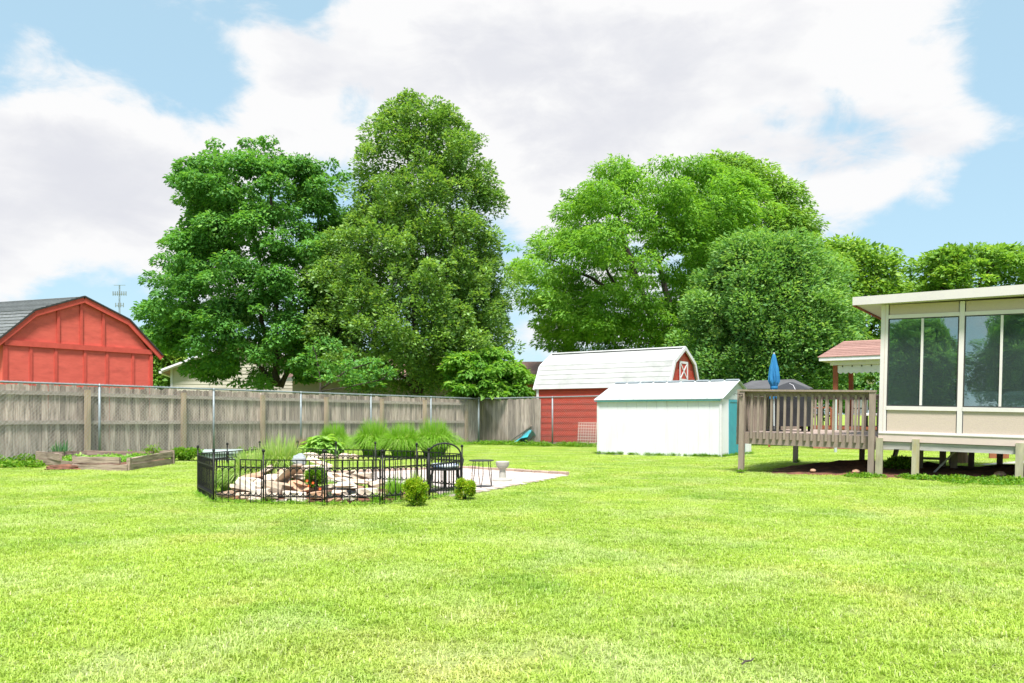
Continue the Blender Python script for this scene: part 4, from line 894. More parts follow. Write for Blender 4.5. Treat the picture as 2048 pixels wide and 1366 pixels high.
blades('liriope', 'variegated strappy plant behind the iron fence above the left boxwood', 'plant', at(832,10.6),10.6,160,.40,.16,L_PALE,wd=.011,seed=62,base=.08)
blades('liriope', 'low strappy tuft at the foot of the pond rocks', 'plant', at(755,9.95),9.95,80,.18,.16,L_REED,wd=.009,seed=63,base=.07)
blades('iris', 'blue-green iris blades at the left end of the raised bed', 'plant', at(122,18.2),18.2,60,.62,.18,L_IRIS,wd=.03,seed=64,base=.14)
blades('dry_plant', 'dry tan twiggy plant behind the pond rocks', 'plant', at(604,21.8),21.8,700,.55,.5,M_TWIG,wd=.011,seed=65,base=.12)

def bush(name, label, cat, x, y, r3, n, m, ls, seed, z=None, group=None, flat=1, aspect=.6, stem=True, hot=.15, droop=0, asp_r=(.55,1.05)):
    R = np.random.default_rng(seed); th = thing(name, label, cat, (x,y,zg(x,y) if z is None else z), 0, group)
    nc = 19; cc = unit(nc)*np.array(r3)*.67; cc[:,2] = np.abs(cc[:,2]) if flat==0 else cc[:,2]
    ci = R.integers(0,nc,size=n); d = unit(n); rad = R.uniform(.4,1.0,size=(n,1)); p = cc[ci] + d*np.array(r3)*.42*rad; p[:,2] += r3[2]
    p[:,2] = np.maximum(p[:,2], .015)
    out_ = (p-np.array([0,0,r3[2]*.6])); out_ /= np.linalg.norm(out_,axis=1,keepdims=True)+1e-6
    A = out_+R.normal(size=(n,3))*.5; A[:,2] -= droop; Nn = out_*.5+np.array([0,0,.7])+R.normal(size=(n,3))*.4
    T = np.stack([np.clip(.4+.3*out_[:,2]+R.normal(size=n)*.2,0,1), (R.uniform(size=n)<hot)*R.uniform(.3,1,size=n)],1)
    link('foliage', leaf_mesh('foliage', p, A, Nn, ls*R.uniform(*asp_r,size=n)*1.3, ls*aspect*R.uniform(.8,1.2,size=n), T, m), th)
    if stem:
        mb = MB(); rr = random.Random(seed)
        for k in range(7):
            c = cc[k]; mb.tube([(rr.uniform(-.02,.02),rr.uniform(-.02,.02),-.03),(c[0]*.4,c[1]*.4,r3[2]*.6),(c[0],c[1],c[2]+r3[2])], [.01,.007,.003], 5)
        part('stem', mb, M_BARK, th, fix=False)
    return th
bush('boxwood', 'round yellow-green boxwood against the front of the iron fence', 'shrub', at(830,9.55),9.55,(.155,.14,.16),5200,L_BOX,.026,71,hot=.35,aspect=.6)
bush('boxwood', 'smaller bright boxwood right of the iron fence by the patio', 'shrub', at(928,10.25),10.25,(.145,.14,.135),4200,L_BOX,.026,72,hot=.4,aspect=.6)
bush('juniper', 'small grey-green shrub with orange flowers among the pond rocks', 'shrub', at(632,10.35),10.35,(.14,.12,.14),2200,L_WEED,.03,73,z=.14,hot=.1)
for k,(px,py) in enumerate([(618,972),(626,966),(614,962),(640,978)]):
    D = 10.2; fm = MB()
    for q in range(6):
        a = q*math.pi/3; fm.add([(0,0,0),(.012*math.cos(a-.4),.012*math.sin(a-.4),.004),(.022*math.cos(a),.022*math.sin(a),.0),(.012*math.cos(a+.4),.012*math.sin(a+.4),.004)],[(0,1,2,3)])
    o = part('flower', fm, M_FLOWER, None, fix=False, loc=(at(px,D),D,zat(py,D)), rot=(1.1,0,0)); o['label'] = ['leftmost orange-red blossom on the shrub among the pond rocks','middle orange-red blossom on the pond shrub','topmost orange-red blossom on the pond shrub','lowest orange-red blossom, right of the others on the pond shrub'][k]; o['category']='flower'; o['group']='orange-red blossoms in the pond rocks'
# hosta with separate large leaves
D = 20.8; hx = at(643,D)
hs_ = thing('hosta', 'mounded broad-leaved hosta with pale green heart-shaped leaves behind the fence', 'plant', (hx,D,zg(hx,D)))
lv = []
for k in range(4):
    R = random.Random(k); ln = .22+.03*k; V_=[];F_=[]
    for i in range(7):
        t = i/6; wv = .085*math.sin(math.pi*min(1,t*1.02)**.7)*(1.1-.2*t)+.002; zz = .02*math.sin(t*3)-.05*t*t
        V_ += [(ln*t,-wv,zz+.012),(ln*t,0,zz-.006),(ln*t,wv,zz+.012)]
        if i: o=3*i; F_ += [(o-3,o-2,o+1,o),(o-2,o-1,o+2,o+1)]
    me = bpy.data.meshes.new('leaf'); me.from_pydata(V_,[],F_); me.materials.append(L_HERB); me.polygons.foreach_set('use_smooth',[True]*len(F_))
    a_ = me.attributes.new('tint','FLOAT_COLOR','POINT'); arr = np.ones((len(V_),4),np.float32); arr[:,0]=.5+.15*k; arr[:,1]=.1*k; a_.data.foreach_set('color',arr.ravel()); lv.append(me)
R = random.Random(9)
for k in range(230):
    a = R.uniform(0,6.283); e = math.asin(R.uniform(-.05,1)); rr_ = R.uniform(.75,1.02)
    d = Vector((math.cos(a)*math.cos(e), math.sin(a)*math.cos(e), math.sin(e)))
    link('leaf', R.choice(lv), hs_, (d.x*.40*rr_, d.y*.36*rr_, .10+d.z*.46*rr_), (R.uniform(-.4,.4), R.uniform(.0,.7)-.3*d.z, a+R.uniform(-.5,.5)))

hr = thing('hosta_rock_border', 'row of tan stones edging the bed around the hosta', 'rock border', (at(640,21),21,zg(at(640,21),21)))
for (px,py,w_,h_) in ((590,900,34,18),(622,902,38,20),(655,904,34,16),(690,901,28,20),(708,905,22,14),(600,908,26,12)):
    o = lumpy('stone', None, None, (at(px,20)-at(640,21), -1.0+R.uniform(-.1,.1), .05), (w_*20/F/2, .15, h_*20/F/2*.9), M_SAND, R.uniform(0,50), n=10, parent=hr, rough=.35)
# patio furniture
cx, cy = at(890,11.35), 11.35
ch = thing('iron_chair', 'black iron garden chair with arched back behind the garden fence', 'chair', (cx,cy,0), math.radians(8))
arc = [(.235*math.cos(a), .16, .50+.17*math.sin(a)) for a in [math.pi*q/14 for q in range(15)]]
part('back_frame', MB().tube([(.235,.12,.05)]+[(.235,.16,.3)]+arc+[(-.235,.16,.3)]+[(-.235,.12,.05)], .012, 8), M_IRON, ch, sm=True, fix=False)
for x in (-.08,-.04,0,.04,.08): part('back_bar', MB().tube([(x,.16,.33),(x,.16,.5+.165*math.sqrt(1-(x/.235)**2))], .005, 5), M_IRON, ch, fix=False)
part('seat', MB().lathe([(.22,.30),(.235,.305),(.235,.318),(.22,.322)], n=24), M_IRON, ch)
part('arm_rest', MB().tube([(.235,.16,.45),(.25,0,.47),(.25,-.15,.45),(.24,-.17,.40),(.22,-.16,.31)], .009, 6).tube([(-.235,.16,.45),(-.25,0,.47),(-.25,-.15,.45),(-.24,-.17,.40),(-.22,-.16,.31)], .009, 6), M_IRON, ch, fix=False)
for sx,sy in ((1,1),(1,-1),(-1,1),(-1,-1)): part('leg', MB().tube([(sx*.17,sy*.13,.31),(sx*.20,sy*.16,.15),(sx*.21,sy*.18,.0)], .010, 6), M_IRON, ch, fix=False)
part('swivel_post', MB().tube([(0,0,.02),(0,0,.31)], .016, 8), M_IRON, ch)
o = MB().lathe([(.17,0),(.20,.02),(.205,.045),(.18,.065),(.05,.07)], n=20)
o = part('seat_cushion', o, M_CUSHION, None, sm=True, loc=(cx,cy,.324)); o['label'] = 'blue and white round cushion on the black iron chair'; o['category'] = 'cushion'
tx, ty = at(963,11.8), 11.8
tb = thing('side_table', 'small round grey side table with hairpin legs on the patio', 'table', (tx,ty,.012))
part('table_top', MB().lathe([(.17,.385),(.185,.388),(.185,.398),(.18,.40)], n=28), M_TABLE, tb)
for k in range(3):
    a = k*2.094+.5; ca,sa = math.cos(a),math.sin(a)
    for e in (-.22,.22):
        c2,s2 = math.cos(a+e),math.sin(a+e); part('leg', MB().tube([(.13*c2,.13*s2,.386),(.15*c2,.15*s2,.2),(.165*ca+.03*(c2-ca),.165*sa+.03*(s2-sa),.02),(.15*ca,.15*sa,.006),(.02*ca,.02*sa,.006)], .0055, 6), M_TABLE, tb, sm=True, fix=False)
bx_, by_ = at(1005,13.0), 13.0
bd = thing('concrete_pedestal', 'pale concrete birdbath-shaped pedestal standing on the patio', 'pedestal', (bx_,by_,.01))
part('base_plate', MB().lathe([(.155,0),(.165,.008),(.16,.022),(.10,.03)], n=24), M_CONC, bd, sm=False)
part('column', MB().lathe([(.085,.028),(.06,.05),(.055,.10),(.05,.16),(.055,.19),(.075,.205)], n=20), M_CONC, bd)
part('bowl', MB().lathe([(.06,.203),(.09,.215),(.105,.25),(.108,.275),(.112,.28),(.112,.305),(.10,.312),(.08,.30)], n=24), M_CONC, bd)
# pale container behind the fence on the left
ux, uy = at(440,19.5), 19.5
ub = thing('storage_box', 'pale grey plastic storage box behind the left end of the iron fence', 'box', (ux,uy,0), .1)
part('body', MB().box(-.46,-.3,-.05,.46,.3,.14,.02), M_GREYPLASTIC, ub); part('lid', MB().box(-.5,-.34,.14,.5,.34,.22,.03), M_GREYPLASTIC, ub)

# ------------------------------------------------------------------ raised bed
rb = thing('raised_bed', 'sagging raised garden bed of weathered timbers by the left fence', 'planter', (0,0,0))
def plk(a, c, h, wd=.05, name='timber'):
    d = Vector(c)-Vector(a); m_ = MB(); ln = d.length; R = random.Random(int(ln*1000)); n_ = 6; vs = []
    for i in range(n_+1):
        x = ln*i/n_; j1 = R.uniform(-.008,.008); vs += [(x,-wd/2+j1,-h/2+R.uniform(-.006,.006)),(x,wd/2+j1,-h/2),(x,wd/2+j1,h/2+R.uniform(-.006,.006)),(x,-wd/2+j1,h/2+R.uniform(-.006,.006))]
    fs = [(0,1,2,3),(4*n_+3,4*n_+2,4*n_+1,4*n_)]
    for i in range(n_):
        for k in range(4): fs.append((4*i+k,4*i+4+k,4*i+4+(k+1)%4,4*i+(k+1)%4))
    m_.add(vs, fs); part(name, m_, M_TIMBER, rb, loc=a, rot=(0, -math.atan2(d.z, math.hypot(d.x,d.y)), math.atan2(d.y,d.x)))
def P3(px,py,D): return (at(px,D), D, zat(py,D))
plk(P3(74,909,17.6), P3(122,914,16.4), .14); plk(P3(73,921,17.55), P3(146,929,16.0), .11)
plk(P3(148,920,16.0), P3(240,921,15.6), .13); plk(P3(145,935,15.98), P3(256,936,15.5), .13)
plk(P3(255,924,15.55), P3(343,908,17.8), .13); plk(P3(256,935,15.5), P3(342,923,17.75), .13)
plk(P3(170,906,18.6), P3(290,908,18.8), .12); plk(P3(74,910,17.6), P3(172,907,18.6), .12); plk(P3(290,908,18.8), P3(343,905,17.85), .12)
for (px,py,D) in ((73,915,17.6),(146,925,16.0),(256,930,15.5),(344,913,17.8)):
    x = at(px,D); part('stake', MB().box(-.03,.02,-.1,.03,.08,zat(py,D)+.14), M_TIMBER, rb, loc=(x,D,0))
part('soil', MB().prism([(at(76,17.5),17.5),(at(148,16.1),16.1),(at(256,15.7),15.7),(at(338,17.7),17.7),(at(290,18.7),18.7),(at(172,18.5),18.5)], 'z', -.05, .10), M_SOIL, rb)
lumpy('soil_mound','crumbling bank of red soil spilling from the front of the raised bed','soil',(at(128,15.95),15.95,-.01),(.42,.16,.09),M_SOIL,4,n=20,rough=.4)
def scatter_leaves(name, label, cat, pts, m, ls, n, hgt, seed, aspect=.7, hot=.15, kind=None, group=None):
    """low leafy cover: pts = list of (x, y, radius)"""
    R = np.random.default_rng(seed); P = np.array(pts); wt = P[:,2]**2; i = R.choice(len(P), size=n, p=wt/wt.sum()); a = R.uniform(0,6.283,n); r = P[i,2]*np.sqrt(R.uniform(size=n))
    x = P[i,0]+r*np.cos(a); y = P[i,1]+r*np.sin(a); hm = hgt*(1-(r/P[i,2])**2)*(.5+.5*np.sin(P[i,0]*7+P[i,1]*3)**2)+.01
    zb = np.array([zg(u_,v_) for u_,v_ in zip(x,y)]); z = zb + hm*R.uniform(.1,1,size=n)
    A = R.normal(size=(n,3)); A[:,2] = np.abs(A[:,2])*.5; Nn = np.array([0,0,1.0])+R.normal(size=(n,3))*.4
    T = np.stack([np.clip(R.normal(.45,.25,size=n),0,1),(R.uniform(size=n)<hot)*R.uniform(.3,1,size=n)],1)
    o = link(name, leaf_mesh(name, np.stack([x,y,z],1), A, Nn, ls*R.uniform(.6,1.3,size=n), ls*aspect*R.uniform(.7,1.2,size=n), T, m), None)
    if kind: o['kind'] = kind
    o['label'] = label
    if cat: o['category'] = cat
    if group: o['group'] = group
    return o
bx5 = [(at(px,D),D,.34) for px,D in ((180,17.4),(205,17.2),(225,17.4),(250,17.2),(275,17.5),(300,17.7),(165,17.0),(225,16.6),(150,16.9))]
o = scatter_leaves('bed_plants','low leafy greens growing in the raised bed','plants',bx5,L_HERB,.075,3800,.13,81,hot=.3); o.location.z = .1
bush('weed_clump', 'leafy weed clump against the fence at the right end of the raised bed', 'weeds', at(372,19.2),19.2,(.42,.25,.15),2600,L_WEED,.06,82,stem=False)
bush('weed_clump', 'tall weedy stems beside the right corner of the raised bed', 'weeds', at(305,18.3),18.3,(.25,.12,.22),380,L_WEED,.05,83,hot=.4)
# weeds along fence feet
wp = []
R = random.Random(17); t = START
while t < FL:
    p = FA+FD*t - FN*R.uniform(-.25,.12); wp.append((p.x,p.y,R.uniform(.12,.3))); t += .17
t = 0
while t < 5.6:
    p = FB+BD*t - BN*R.uniform(-.3,.45); wp.append((p.x,p.y,R.uniform(.2,.4))); t += .09
scatter_leaves('weeds','green weeds along the foot of the fences',None,wp,L_WEED,.07,15000,.20,84,kind='stuff')
wl = [(at(px,D),D,R.uniform(.12,.26)) for px,D in [(R.uniform(-20,75),R.uniform(16.4,17.3)) for k in range(22)]]
scatter_leaves('ivy','trailing leaves at the foot of the fence at the far left',None,wl,L_WEED,.06,2200,.12,85,kind='stuff')

# ------------------------------------------------------------------ deck
DX, DY = 4.37, 15.2; DZ = zg(DX,DY)-.02; TI = .023
dk = thing('deck', 'small raised brown wooden deck with baluster railing beside the sunroom', 'deck', (DX,DY,0), ROT, tilt=TI)
fz = .755; LD, WD = 2.36, 3.6; RT = 1.555
k = 0; y = .045
while y < WD:
    part('floor_board', MB().box(.03,y,fz-.03,LD,min(WD,y+.138),fz), M_DECKFLOOR, dk); y += .144
part('rim_joist', MB().box(.045,0.002,fz-.225,LD,.04,fz-.002), M_DECK, dk); part('rim_joist', MB().box(0.0,.045,fz-.225,.04,WD,fz-.032), M_DECK, dk); part('rim_joist', MB().box(.045,WD-.038,fz-.225,LD,WD,fz-.032), M_DECK, dk)
for x in (.45,.9,1.35,1.8,2.25): part('joist', MB().box(x,.04,fz-.2,x+.04,WD-.04,fz-.033), M_DECK, dk)
for (x,y,zb,top) in ((0,-.05,-.12,RT-.035),(2.28,-.05,-.10,RT-.035),(.02,WD-.1,-.15,RT-.035),(1.52,WD-.6,-.15,fz-.035)):
    part('post', MB().box(x-.047,y-.047,zb,x+.047,y+.047,top), M_DECK, dk)
part('post', MB().box(-.16,.1,fz-.25,-.09,.17,RT-.035), M_DECK, dk)
bal = MB().box(-.019,-.019,0,.019,.019,.83).mesh('baluster', M_DECK); recalc(bal)
for k in range(17): link('baluster', bal, dk, (.17+k*(2.28-.2)/17,-.021,fz-.12))
for k in range(27): link('baluster', bal, dk, (-.021,.16+k*.13,fz-.12))
for k in range(17): link('baluster', bal, dk, (.15+k*.13,WD-.02,fz-.05))
part('hand_rail', MB().box(-.09,-.11,RT-.034,LD-.03,.045,RT), M_DECK, dk); part('hand_rail', MB().box(-.092,.048,RT-.036,.055,WD+.05,RT-.002), M_DECK, dk); part('hand_rail', MB().box(.058,WD-.08,RT-.036,LD-.03,WD+.05,RT-.002), M_DECK, dk)
part('rail_support', MB().box(.05,0,RT-.125,2.23,.036,RT-.036), M_DECK, dk); part('rail_support', MB().box(0,.04,RT-.125,.036,WD-.02,RT-.038), M_DECK, dk); part('rail_support', MB().box(.05,WD-.0,RT-.125,LD-.05,WD+.036,RT-.038), M_DECK, dk)
part('plant_hook', MB().tube([(-.05,-.12,1.46),(.02,-.12,1.46),(.02,-.12,1.40)], .007, 5).tube([(-.14,-.12,1.44),(-.15,-.12,1.46),(-.13,-.12,1.475),(-.05,-.12,1.46),(.02,-.12,1.40)], .005, 5), M_IRON, dk, fix=False)
# grill under a black cover
q = Vector((DX,DY))+U*.47+V*1.55
gr = thing('covered_grill', 'tall barbecue grill under a fitted black cover on the deck', 'grill', (q.x,q.y,fz-.03), ROT-.05)
cv = MB(); ring = []
for (zz,a,b_) in ((.12,.38,.27),(.5,.385,.275),(.80,.38,.27),(.86,.36,.25),(.93,.22,.16),(1.01,.04,.03)):
    for i in range(20):
        th_ = 2*math.pi*i/20; c_,s_ = math.cos(th_),math.sin(th_); e = .28
        rx = a*math.copysign(abs(c_)**e,c_)*(1+.02*math.sin(i*2.3+zz*9)); ry = b_*math.copysign(abs(s_)**e,s_)
        cv.v.append((rx,ry,zz))
for j in range(5):
    for i in range(20): cv.f.append((j*20+i,j*20+(i+1)%20,(j+1)*20+(i+1)%20,(j+1)*20+i))
cv.f.append(tuple(range(100,120)))
part('cover', cv, M_BLACKCOVER, gr)
for sx,sy in ((1,1),(1,-1),(-1,1),(-1,-1)): part('leg', MB().box(sx*.3-.02,sy*.2-.02,.0,sx*.3+.02,sy*.2+.02,.14), M_IRON, gr)
part('cord', MB().tube([(-.05,-.03,1.0),(.1,-.15,.94),(.17,-.25,.86),(.2,-.28,.7)], .006, 5), M_WHITETRIM, gr, fix=False)
# umbrella
q = Vector((DX,DY))+U*.30+V*1.0
um = thing('patio_umbrella', 'closed bright blue patio umbrella standing on the deck', 'umbrella', (q.x,q.y,fz-.02), 0)
ut = 2.31-fz
part('pole', MB().tube([(0,0,.03),(0,0,ut+.02)], .017, 8), M_PALEPOLE, um); part('base', MB().lathe([(.2,0),(.2,.03),(.06,.06),(.03,.12)], n=16), M_IRON, um)
cn = MB()
NU = 40
UP = ((ut,.012),(ut-.04,.035),(ut-.14,.055),(ut-.3,.085),(ut-.45,.105),(ut-.56,.105),(ut-.62,.085),(ut-.68,.055),(ut-.72,.065),(ut-.80,.085),(ut-.88,.09))
for (zz,r) in UP:
    for i in range(NU):
        th_ = 2*math.pi*i/NU; am = .42 if zz < ut-.1 else .15
        rr_ = .87*r*(1+am*(abs(((i+1.5*math.sin(zz*7))%5)-2.5)/2.5-.5)+.12*math.sin(th_*2+1)); cn.v.append((rr_*math.cos(th_),rr_*math.sin(th_),zz+.03*math.cos(th_*8)*(zz<ut-.5)))
for j in range(len(UP)-1):
    for i in range(NU): cn.f.append((j*NU+i,j*NU+(i+1)%NU,(j+1)*NU+(i+1)%NU,(j+1)*NU+i))
cn.f.append(tuple(range(NU)))
part('canopy', cn, M_BLUECLOTH, um); part('strap', MB().lathe([(.07,ut-.70),(.073,ut-.69),(.073,ut-.66),(.07,ut-.65)], n=16), M_BLUECLOTH, um)

# ------------------------------------------------------------------ sunroom
WX, WY = 6.34, 13.83
sr = thing('sunroom', 'beige raised sunroom with dark sliding windows on wooden posts', 'building', (WX,WY,0), ROT, tilt=TI)
LR, DR = 6.2, 3.9
bays = [(.108,1.151,.622),(1.2535,2.30,1.763),(2.41,3.46,2.93),(3.57,4.62,4.09)]
ZW0, ZW1 = 1.241, 2.723
# interior shell
part('floor', MB().box(.02,.05,.60,LR,DR,.66), M_ROOMWALL, sr)
part('rear_wall', MB().box(.02,DR,.62,LR,DR+.08,2.96), M_ROOMWALL, sr)
part('side_wall', MB().box(.0,.06,.60,.05,DR,2.96), M_CREAM, sr); part('side_wall', MB().box(LR,-.0,.6,LR+.06,DR,2.96), M_STUCCO, sr)
part('ceiling', MB().box(.06,.06,2.90,LR-.01,DR-.01,2.95), M_ROOMWALL, sr)
# frame members
part('sill_board', MB().box(-.02,-.03,.625,LR,.05,.757), M_SILL, sr)
part('sill_strip', MB().box(-.015,-.042,.757,LR,.05,.775), M_CREAM, sr)
edges = [-.02]+[x for bay in bays for x in (bay[0]-.012,bay[1]+.012)]
prev = -.02
for i,(a,c,m_) in enumerate(bays+[(4.73,6.19,5.4)]):
    part('corner_post' if i==0 else 'mullion', MB().box(prev,-.022,.775,a-.014,.05,2.965), M_CREAM, sr)
    if i == 0: part('corner_groove', MB().box(.045,-.026,.80,.053,-.0221,2.96), M_SILL, sr)
    part('lower_panel', MB().box(a-.0,-.004,.80,c,.04,1.165), M_STUCCO, sr)
    part('header_panel', MB().box(a-.0,-.004,2.79,c,.04,2.965), M_STUCCO, sr)
    part('frame_rail', MB().box(a-.013,-.016,.776,c+.013,.045,.80), M_CREAM, sr)
    part('frame_rail', MB().box(a-.013,-.03,1.165,c+.013,.05,1.232), M_CREAM, sr)
    part('frame_rail', MB().box(a-.013,-.02,2.727,c+.013,.05,2.79), M_CREAM, sr)
    wn_ = part('window', MB().box(a-.012,-.012,1.233,c+.012,.03,1.25).box(a-.012,-.012,2.71,c+.012,.03,2.726).box(a-.012,-.012,1.25,a+.006,.03,2.71).box(c-.006,-.012,1.25,c+.012,.03,2.71), M_DARKFRAME, sr)
    part('window_bar', MB().box(m_-.018,-.018,1.25,m_+.018,.03,2.71), M_CREAM, wn_)
    part('pane', MB().box(a+.006,.004,1.25,m_-.018,.009,2.71), M_GLASS, wn_); part('pane', MB().box(m_+.018,.014,1.25,c-.006,.019,2.71), M_GLASS, wn_)
    prev = c+.014
# roof
def slab(x0,y0,x1,y1,zb0,zb1,zt0,zt1):
    return MB().add([(x0,y0,zb0),(x1,y0,zb1),(x1,y1,zb1+.0),(x0,y1,zb0),(x0,y0,zt0),(x1,y0,zt1),(x1,y1,zt1+.12),(x0,y1,zt0+.12)], BOXF)
part('soffit', slab(-.42,-.24,LR+.5,DR+.2,2.967,3.06,2.985,3.08), M_SOFFIT, sr)
part('roof', slab(-.41,-.23,LR+.5,DR+.25,2.987,3.09,3.095,3.22), M_FASCIA, sr)
part('fascia', MB().add([(-.44,-.262,2.96),(LR+.5,-.262,3.062),(LR+.5,-.242,3.062),(-.44,-.242,2.96),(-.44,-.262,3.10),(LR+.5,-.262,3.235),(LR+.5,-.242,3.235),(-.44,-.242,3.10)], BOXF), M_FASCIA, sr)
part('gutter', MB().box(-.445,-.22,2.945,-.40,DR+.2,2.966), M_CEDAR, sr)
# substructure
part('beam', MB().box(-.02,.0,.495,LR,.06,.617), M_GREYBEAM, sr)
for x in (.005,.57,2.05,3.6,5.2):
    part('support_post', MB().box(x-.055,-.062,-.10,x+.055,-.003,.68).box(x-.055,-.003,-.10,x+.055,.0,.49), M_POST, sr, rot=(0,0,0))
for (x,y) in ((.45,1.3),(.75,1.9),(.98,1.5),(1.6,2.9),(2.35,2.2),(2.6,3.0),(1.1,3.2),(3.4,1.8)):
    part('inner_post', MB().box(x-.05,y-.05,-.1,x+.05,y+.05,.6), M_DECK, sr)
for y in (1.3,2.6): part('floor_joist', MB().box(.0,y,.44,LR,y+.05,.598), M_DECK, sr)
# sofa seen dimly through the right window
def loc2(s_, y_): p = Vector((WX,WY))+U*s_+V*y_; return p
p = loc2(2.05,.78); sf = thing('sofa', 'white covered sofa just inside the right sunroom window', 'sofa', (p.x,p.y,.66), ROT)
part('seat', MB().box(-.8,-.35,.15,.8,.4,.45,.05), M_SOFA, sf)
for x in (-.52,.0,.52): part('back_cushion', MB().box(x-.25,-.55,.40,x+.25,-.33,.80,.06), M_SOFA, sf)
for x in (-.9,.8): part('arm', MB().box(x,-.5,.1,x+.12,.4,.62,.04), M_SOFA, sf)
for x in (-.8,.76): part('leg', MB().box(x,-.4,0,x+.04,-.36,.15), M_CEDAR, sf)
p = loc2(.75,1.0); rt = thing('basket', 'low pale wicker tray behind the left sunroom window', 'basket', (p.x,p.y,1.10), ROT)
part('body', MB().lathe([(.15,0),(.22,.12),(.23,.14),(.2,.13)], n=16), M_TWIG, rt)
part('stand', MB().box(-.2,-.15,-.45,.2,.15,0), M_CEDAR, rt)

# soil below deck and sunroom
sm_ = MB(); nu, nv = 60, 26
for j in range(nv+1):
    for i in range(nu+1):
        s_ = -2.3 + 8.55*i/nu; y_ = -.12 + 3.5*j/nv; p = loc2(s_, y_)
        edge = max(0, min(i/9, (nu-i)/3, j/3, (nv-j)/5, 1) - .35*abs(mnoise.noise(Vector((s_*2.2,y_*2.2,8))))); h_ = (.035 + .11*max(0,mnoise.noise(Vector((s_*1.3,y_*1.3,5))))+ .14*math.exp(-((y_-1.5)/.55)**2)*(1 if s_<0.2 else .3) + .035*mnoise.noise(Vector((s_*6,y_*6,1))))*edge - .03*(1-edge)
        sm_.v.append((p.x,p.y,zg(p.x,p.y)+h_+.0))
for j in range(nv):
    for i in range(nu): sm_.f.append((j*(nu+1)+i, j*(nu+1)+i+1, (j+1)*(nu+1)+i+1, (j+1)*(nu+1)+i))
link('soil', sm_.mesh('soil', M_SOIL, True), None, kind='structure')
M_RUBBLE = mat('orange_field_stone', (.42,.22,.13), (.50,.34,.24), scale=4, rough=.9, bump=.6)
for k,(px,py,D,r,lab) in enumerate([(1626,946,14.6,.055,'small orange stone at the edge of the bare soil under the deck'),(1712,943,14.2,.075,'flat brown stone at the front of the soil near the deck post'),(2000,952,13.2,.10,'brown stone in the shade under the sunroom')]):
    x = at(px,D); lumpy('stone', lab, 'stone', (x,D,zg(x,D)+.05), (r,r*.8,r*.6), M_RUBBLE, k+3, n=10)
ww = []
for k in range(60): p = loc2(R.uniform(-.4,4.5), R.uniform(-.45,.05)); ww.append((p.x,p.y,R.uniform(.08,.22)))
for k in range(45): ww.append((R.uniform(6.2,9.2), R.uniform(10.9,12.6), R.uniform(.08,.3)))
scatter_leaves('ground_ivy','low leafy ground cover at the foot of the sunroom posts',None,[q_ for q_ in ww if q_[1]*1.05 > 19.2-q_[0]*.95],L_WEED,.045,14000,.06,86,kind='stuff')
p = loc2(.15,1.0); bush('weed_clump','dark leafy weeds under the steps between deck and sunroom','weeds',p.x,p.y,(.28,.2,.14),900,L_WEED,.06,87,stem=False)
# steps behind
p = loc2(-.25,3.0); st_ = thing('wooden_steps', 'weathered wooden steps behind the deck seen under its floor', 'steps', (p.x,p.y,zg(p.x,p.y)), ROT)
for k in range(3): part('tread', MB().box(0,.3*k,.14+.18*k,1.0,.3*k+.27,.18+.18*k), M_GREYBEAM, st_)
for x in (-.045,1.005): part('stringer', MB().beam((x+.02,-.1,.02),(x+.02,.9,.62),.04,.2), M_DECK, st_)
p = loc2(.92,.8); o = part('broken_plank', MB().beam((-.2,0,.0),(.16,.05,.42),.1,.03), M_GREYBEAM, None, loc=(p.x,p.y,.03), rot=(0,0,ROT)); o['label']='broken grey plank leaning under the sunroom'; o['category']='plank'
D = 17.4; x = at(1918,D); sp_ = MB().lathe([(.22,0),(.19,.08),(.17,.2),(.18,.42),(.2,.55)], n=14)
o = part('tree_stump', sp_, M_STUMP, None, loc=(x,D,zg(x,D)-.02)); o['label']='thick brown tree stump seen beneath the sunroom'; o['category']='stump'
pp = [(loc2(a,b_).x, loc2(a,b_).y) for a,b_ in ((.9,4.2),(6.5,4.0),(9,8.5),(2.4,8.5))]
part('rear_patio', MB().prism(pp, 'z', -.10, .0), M_CONC, None, kind='structure', loc=(0,0,.02))
D = 19.5; x = at(1998,D); pl = thing('brick_planter','small red planter on the rear patio seen under the sunroom','planter',(x,D,.0),ROT); part('body', MB().box(-.2,-.2,0,.2,.2,.2,.02), M_TERRA, pl); part('soil', MB().box(-.16,-.16,.2,.16,.16,.205), M_SOIL, pl)
# pale pole in the lawn behind the deck
D = 24.0; x = at(1671,D); o = part('clothes_pole', MB().tube([(0,0,-.1),(0,0,1.72)], .045, 10).lathe([(.05,1.70),(.052,1.73),(.01,1.75)], n=10), M_PALEPOLE, None, loc=(x,D,zg(x,D))); o['label']='pale metal pole standing in the lawn behind the deck'; o['category']='pole'

# ------------------------------------------------------------------ porch behind
D = 27.0; px0 = at(1668,D); pz = zg(px0,D)
po = thing('porch', 'neighbouring porch with pinkish shingle roof and red wooden posts', 'porch', (px0,D,pz), ROT)
zf = .66-pz
part('platform', MB().box(-.6,-.3,0,6,3.5,zf-.08), M_MORTAR, po)
brk = MB().box(0,0,0,.2,.02,.065).mesh('brick', M_BRICK); recalc(brk)
for j in range(int((zf-.1)/.078)):
    for i in range(9): link('brick', brk, po, (-.6+(.1 if j%2 else 0)+i*.212,-.32,.01+j*.078))
part('floor', MB().box(-.65,-.38,zf-.08,6,3.5,zf), M_CEDAR, po)
zb = zat(731,D)-pz; ze = zat(716,D)-pz; zr = zat(677,D)-pz
for (x,y) in ((0.05,0),(.03,2.4),(2.6,0)): part('post', MB().box(x-.07,y-.07,zf,x+.07,y+.07,zb), M_CEDAR, po)
part('beam', MB().box(-.1,-.12,zb,6,.08,zb+.14), M_WHITETRIM, po); part('beam', MB().box(-.1,.082,zb,.08,3.4,zb+.14), M_WHITETRIM, po)
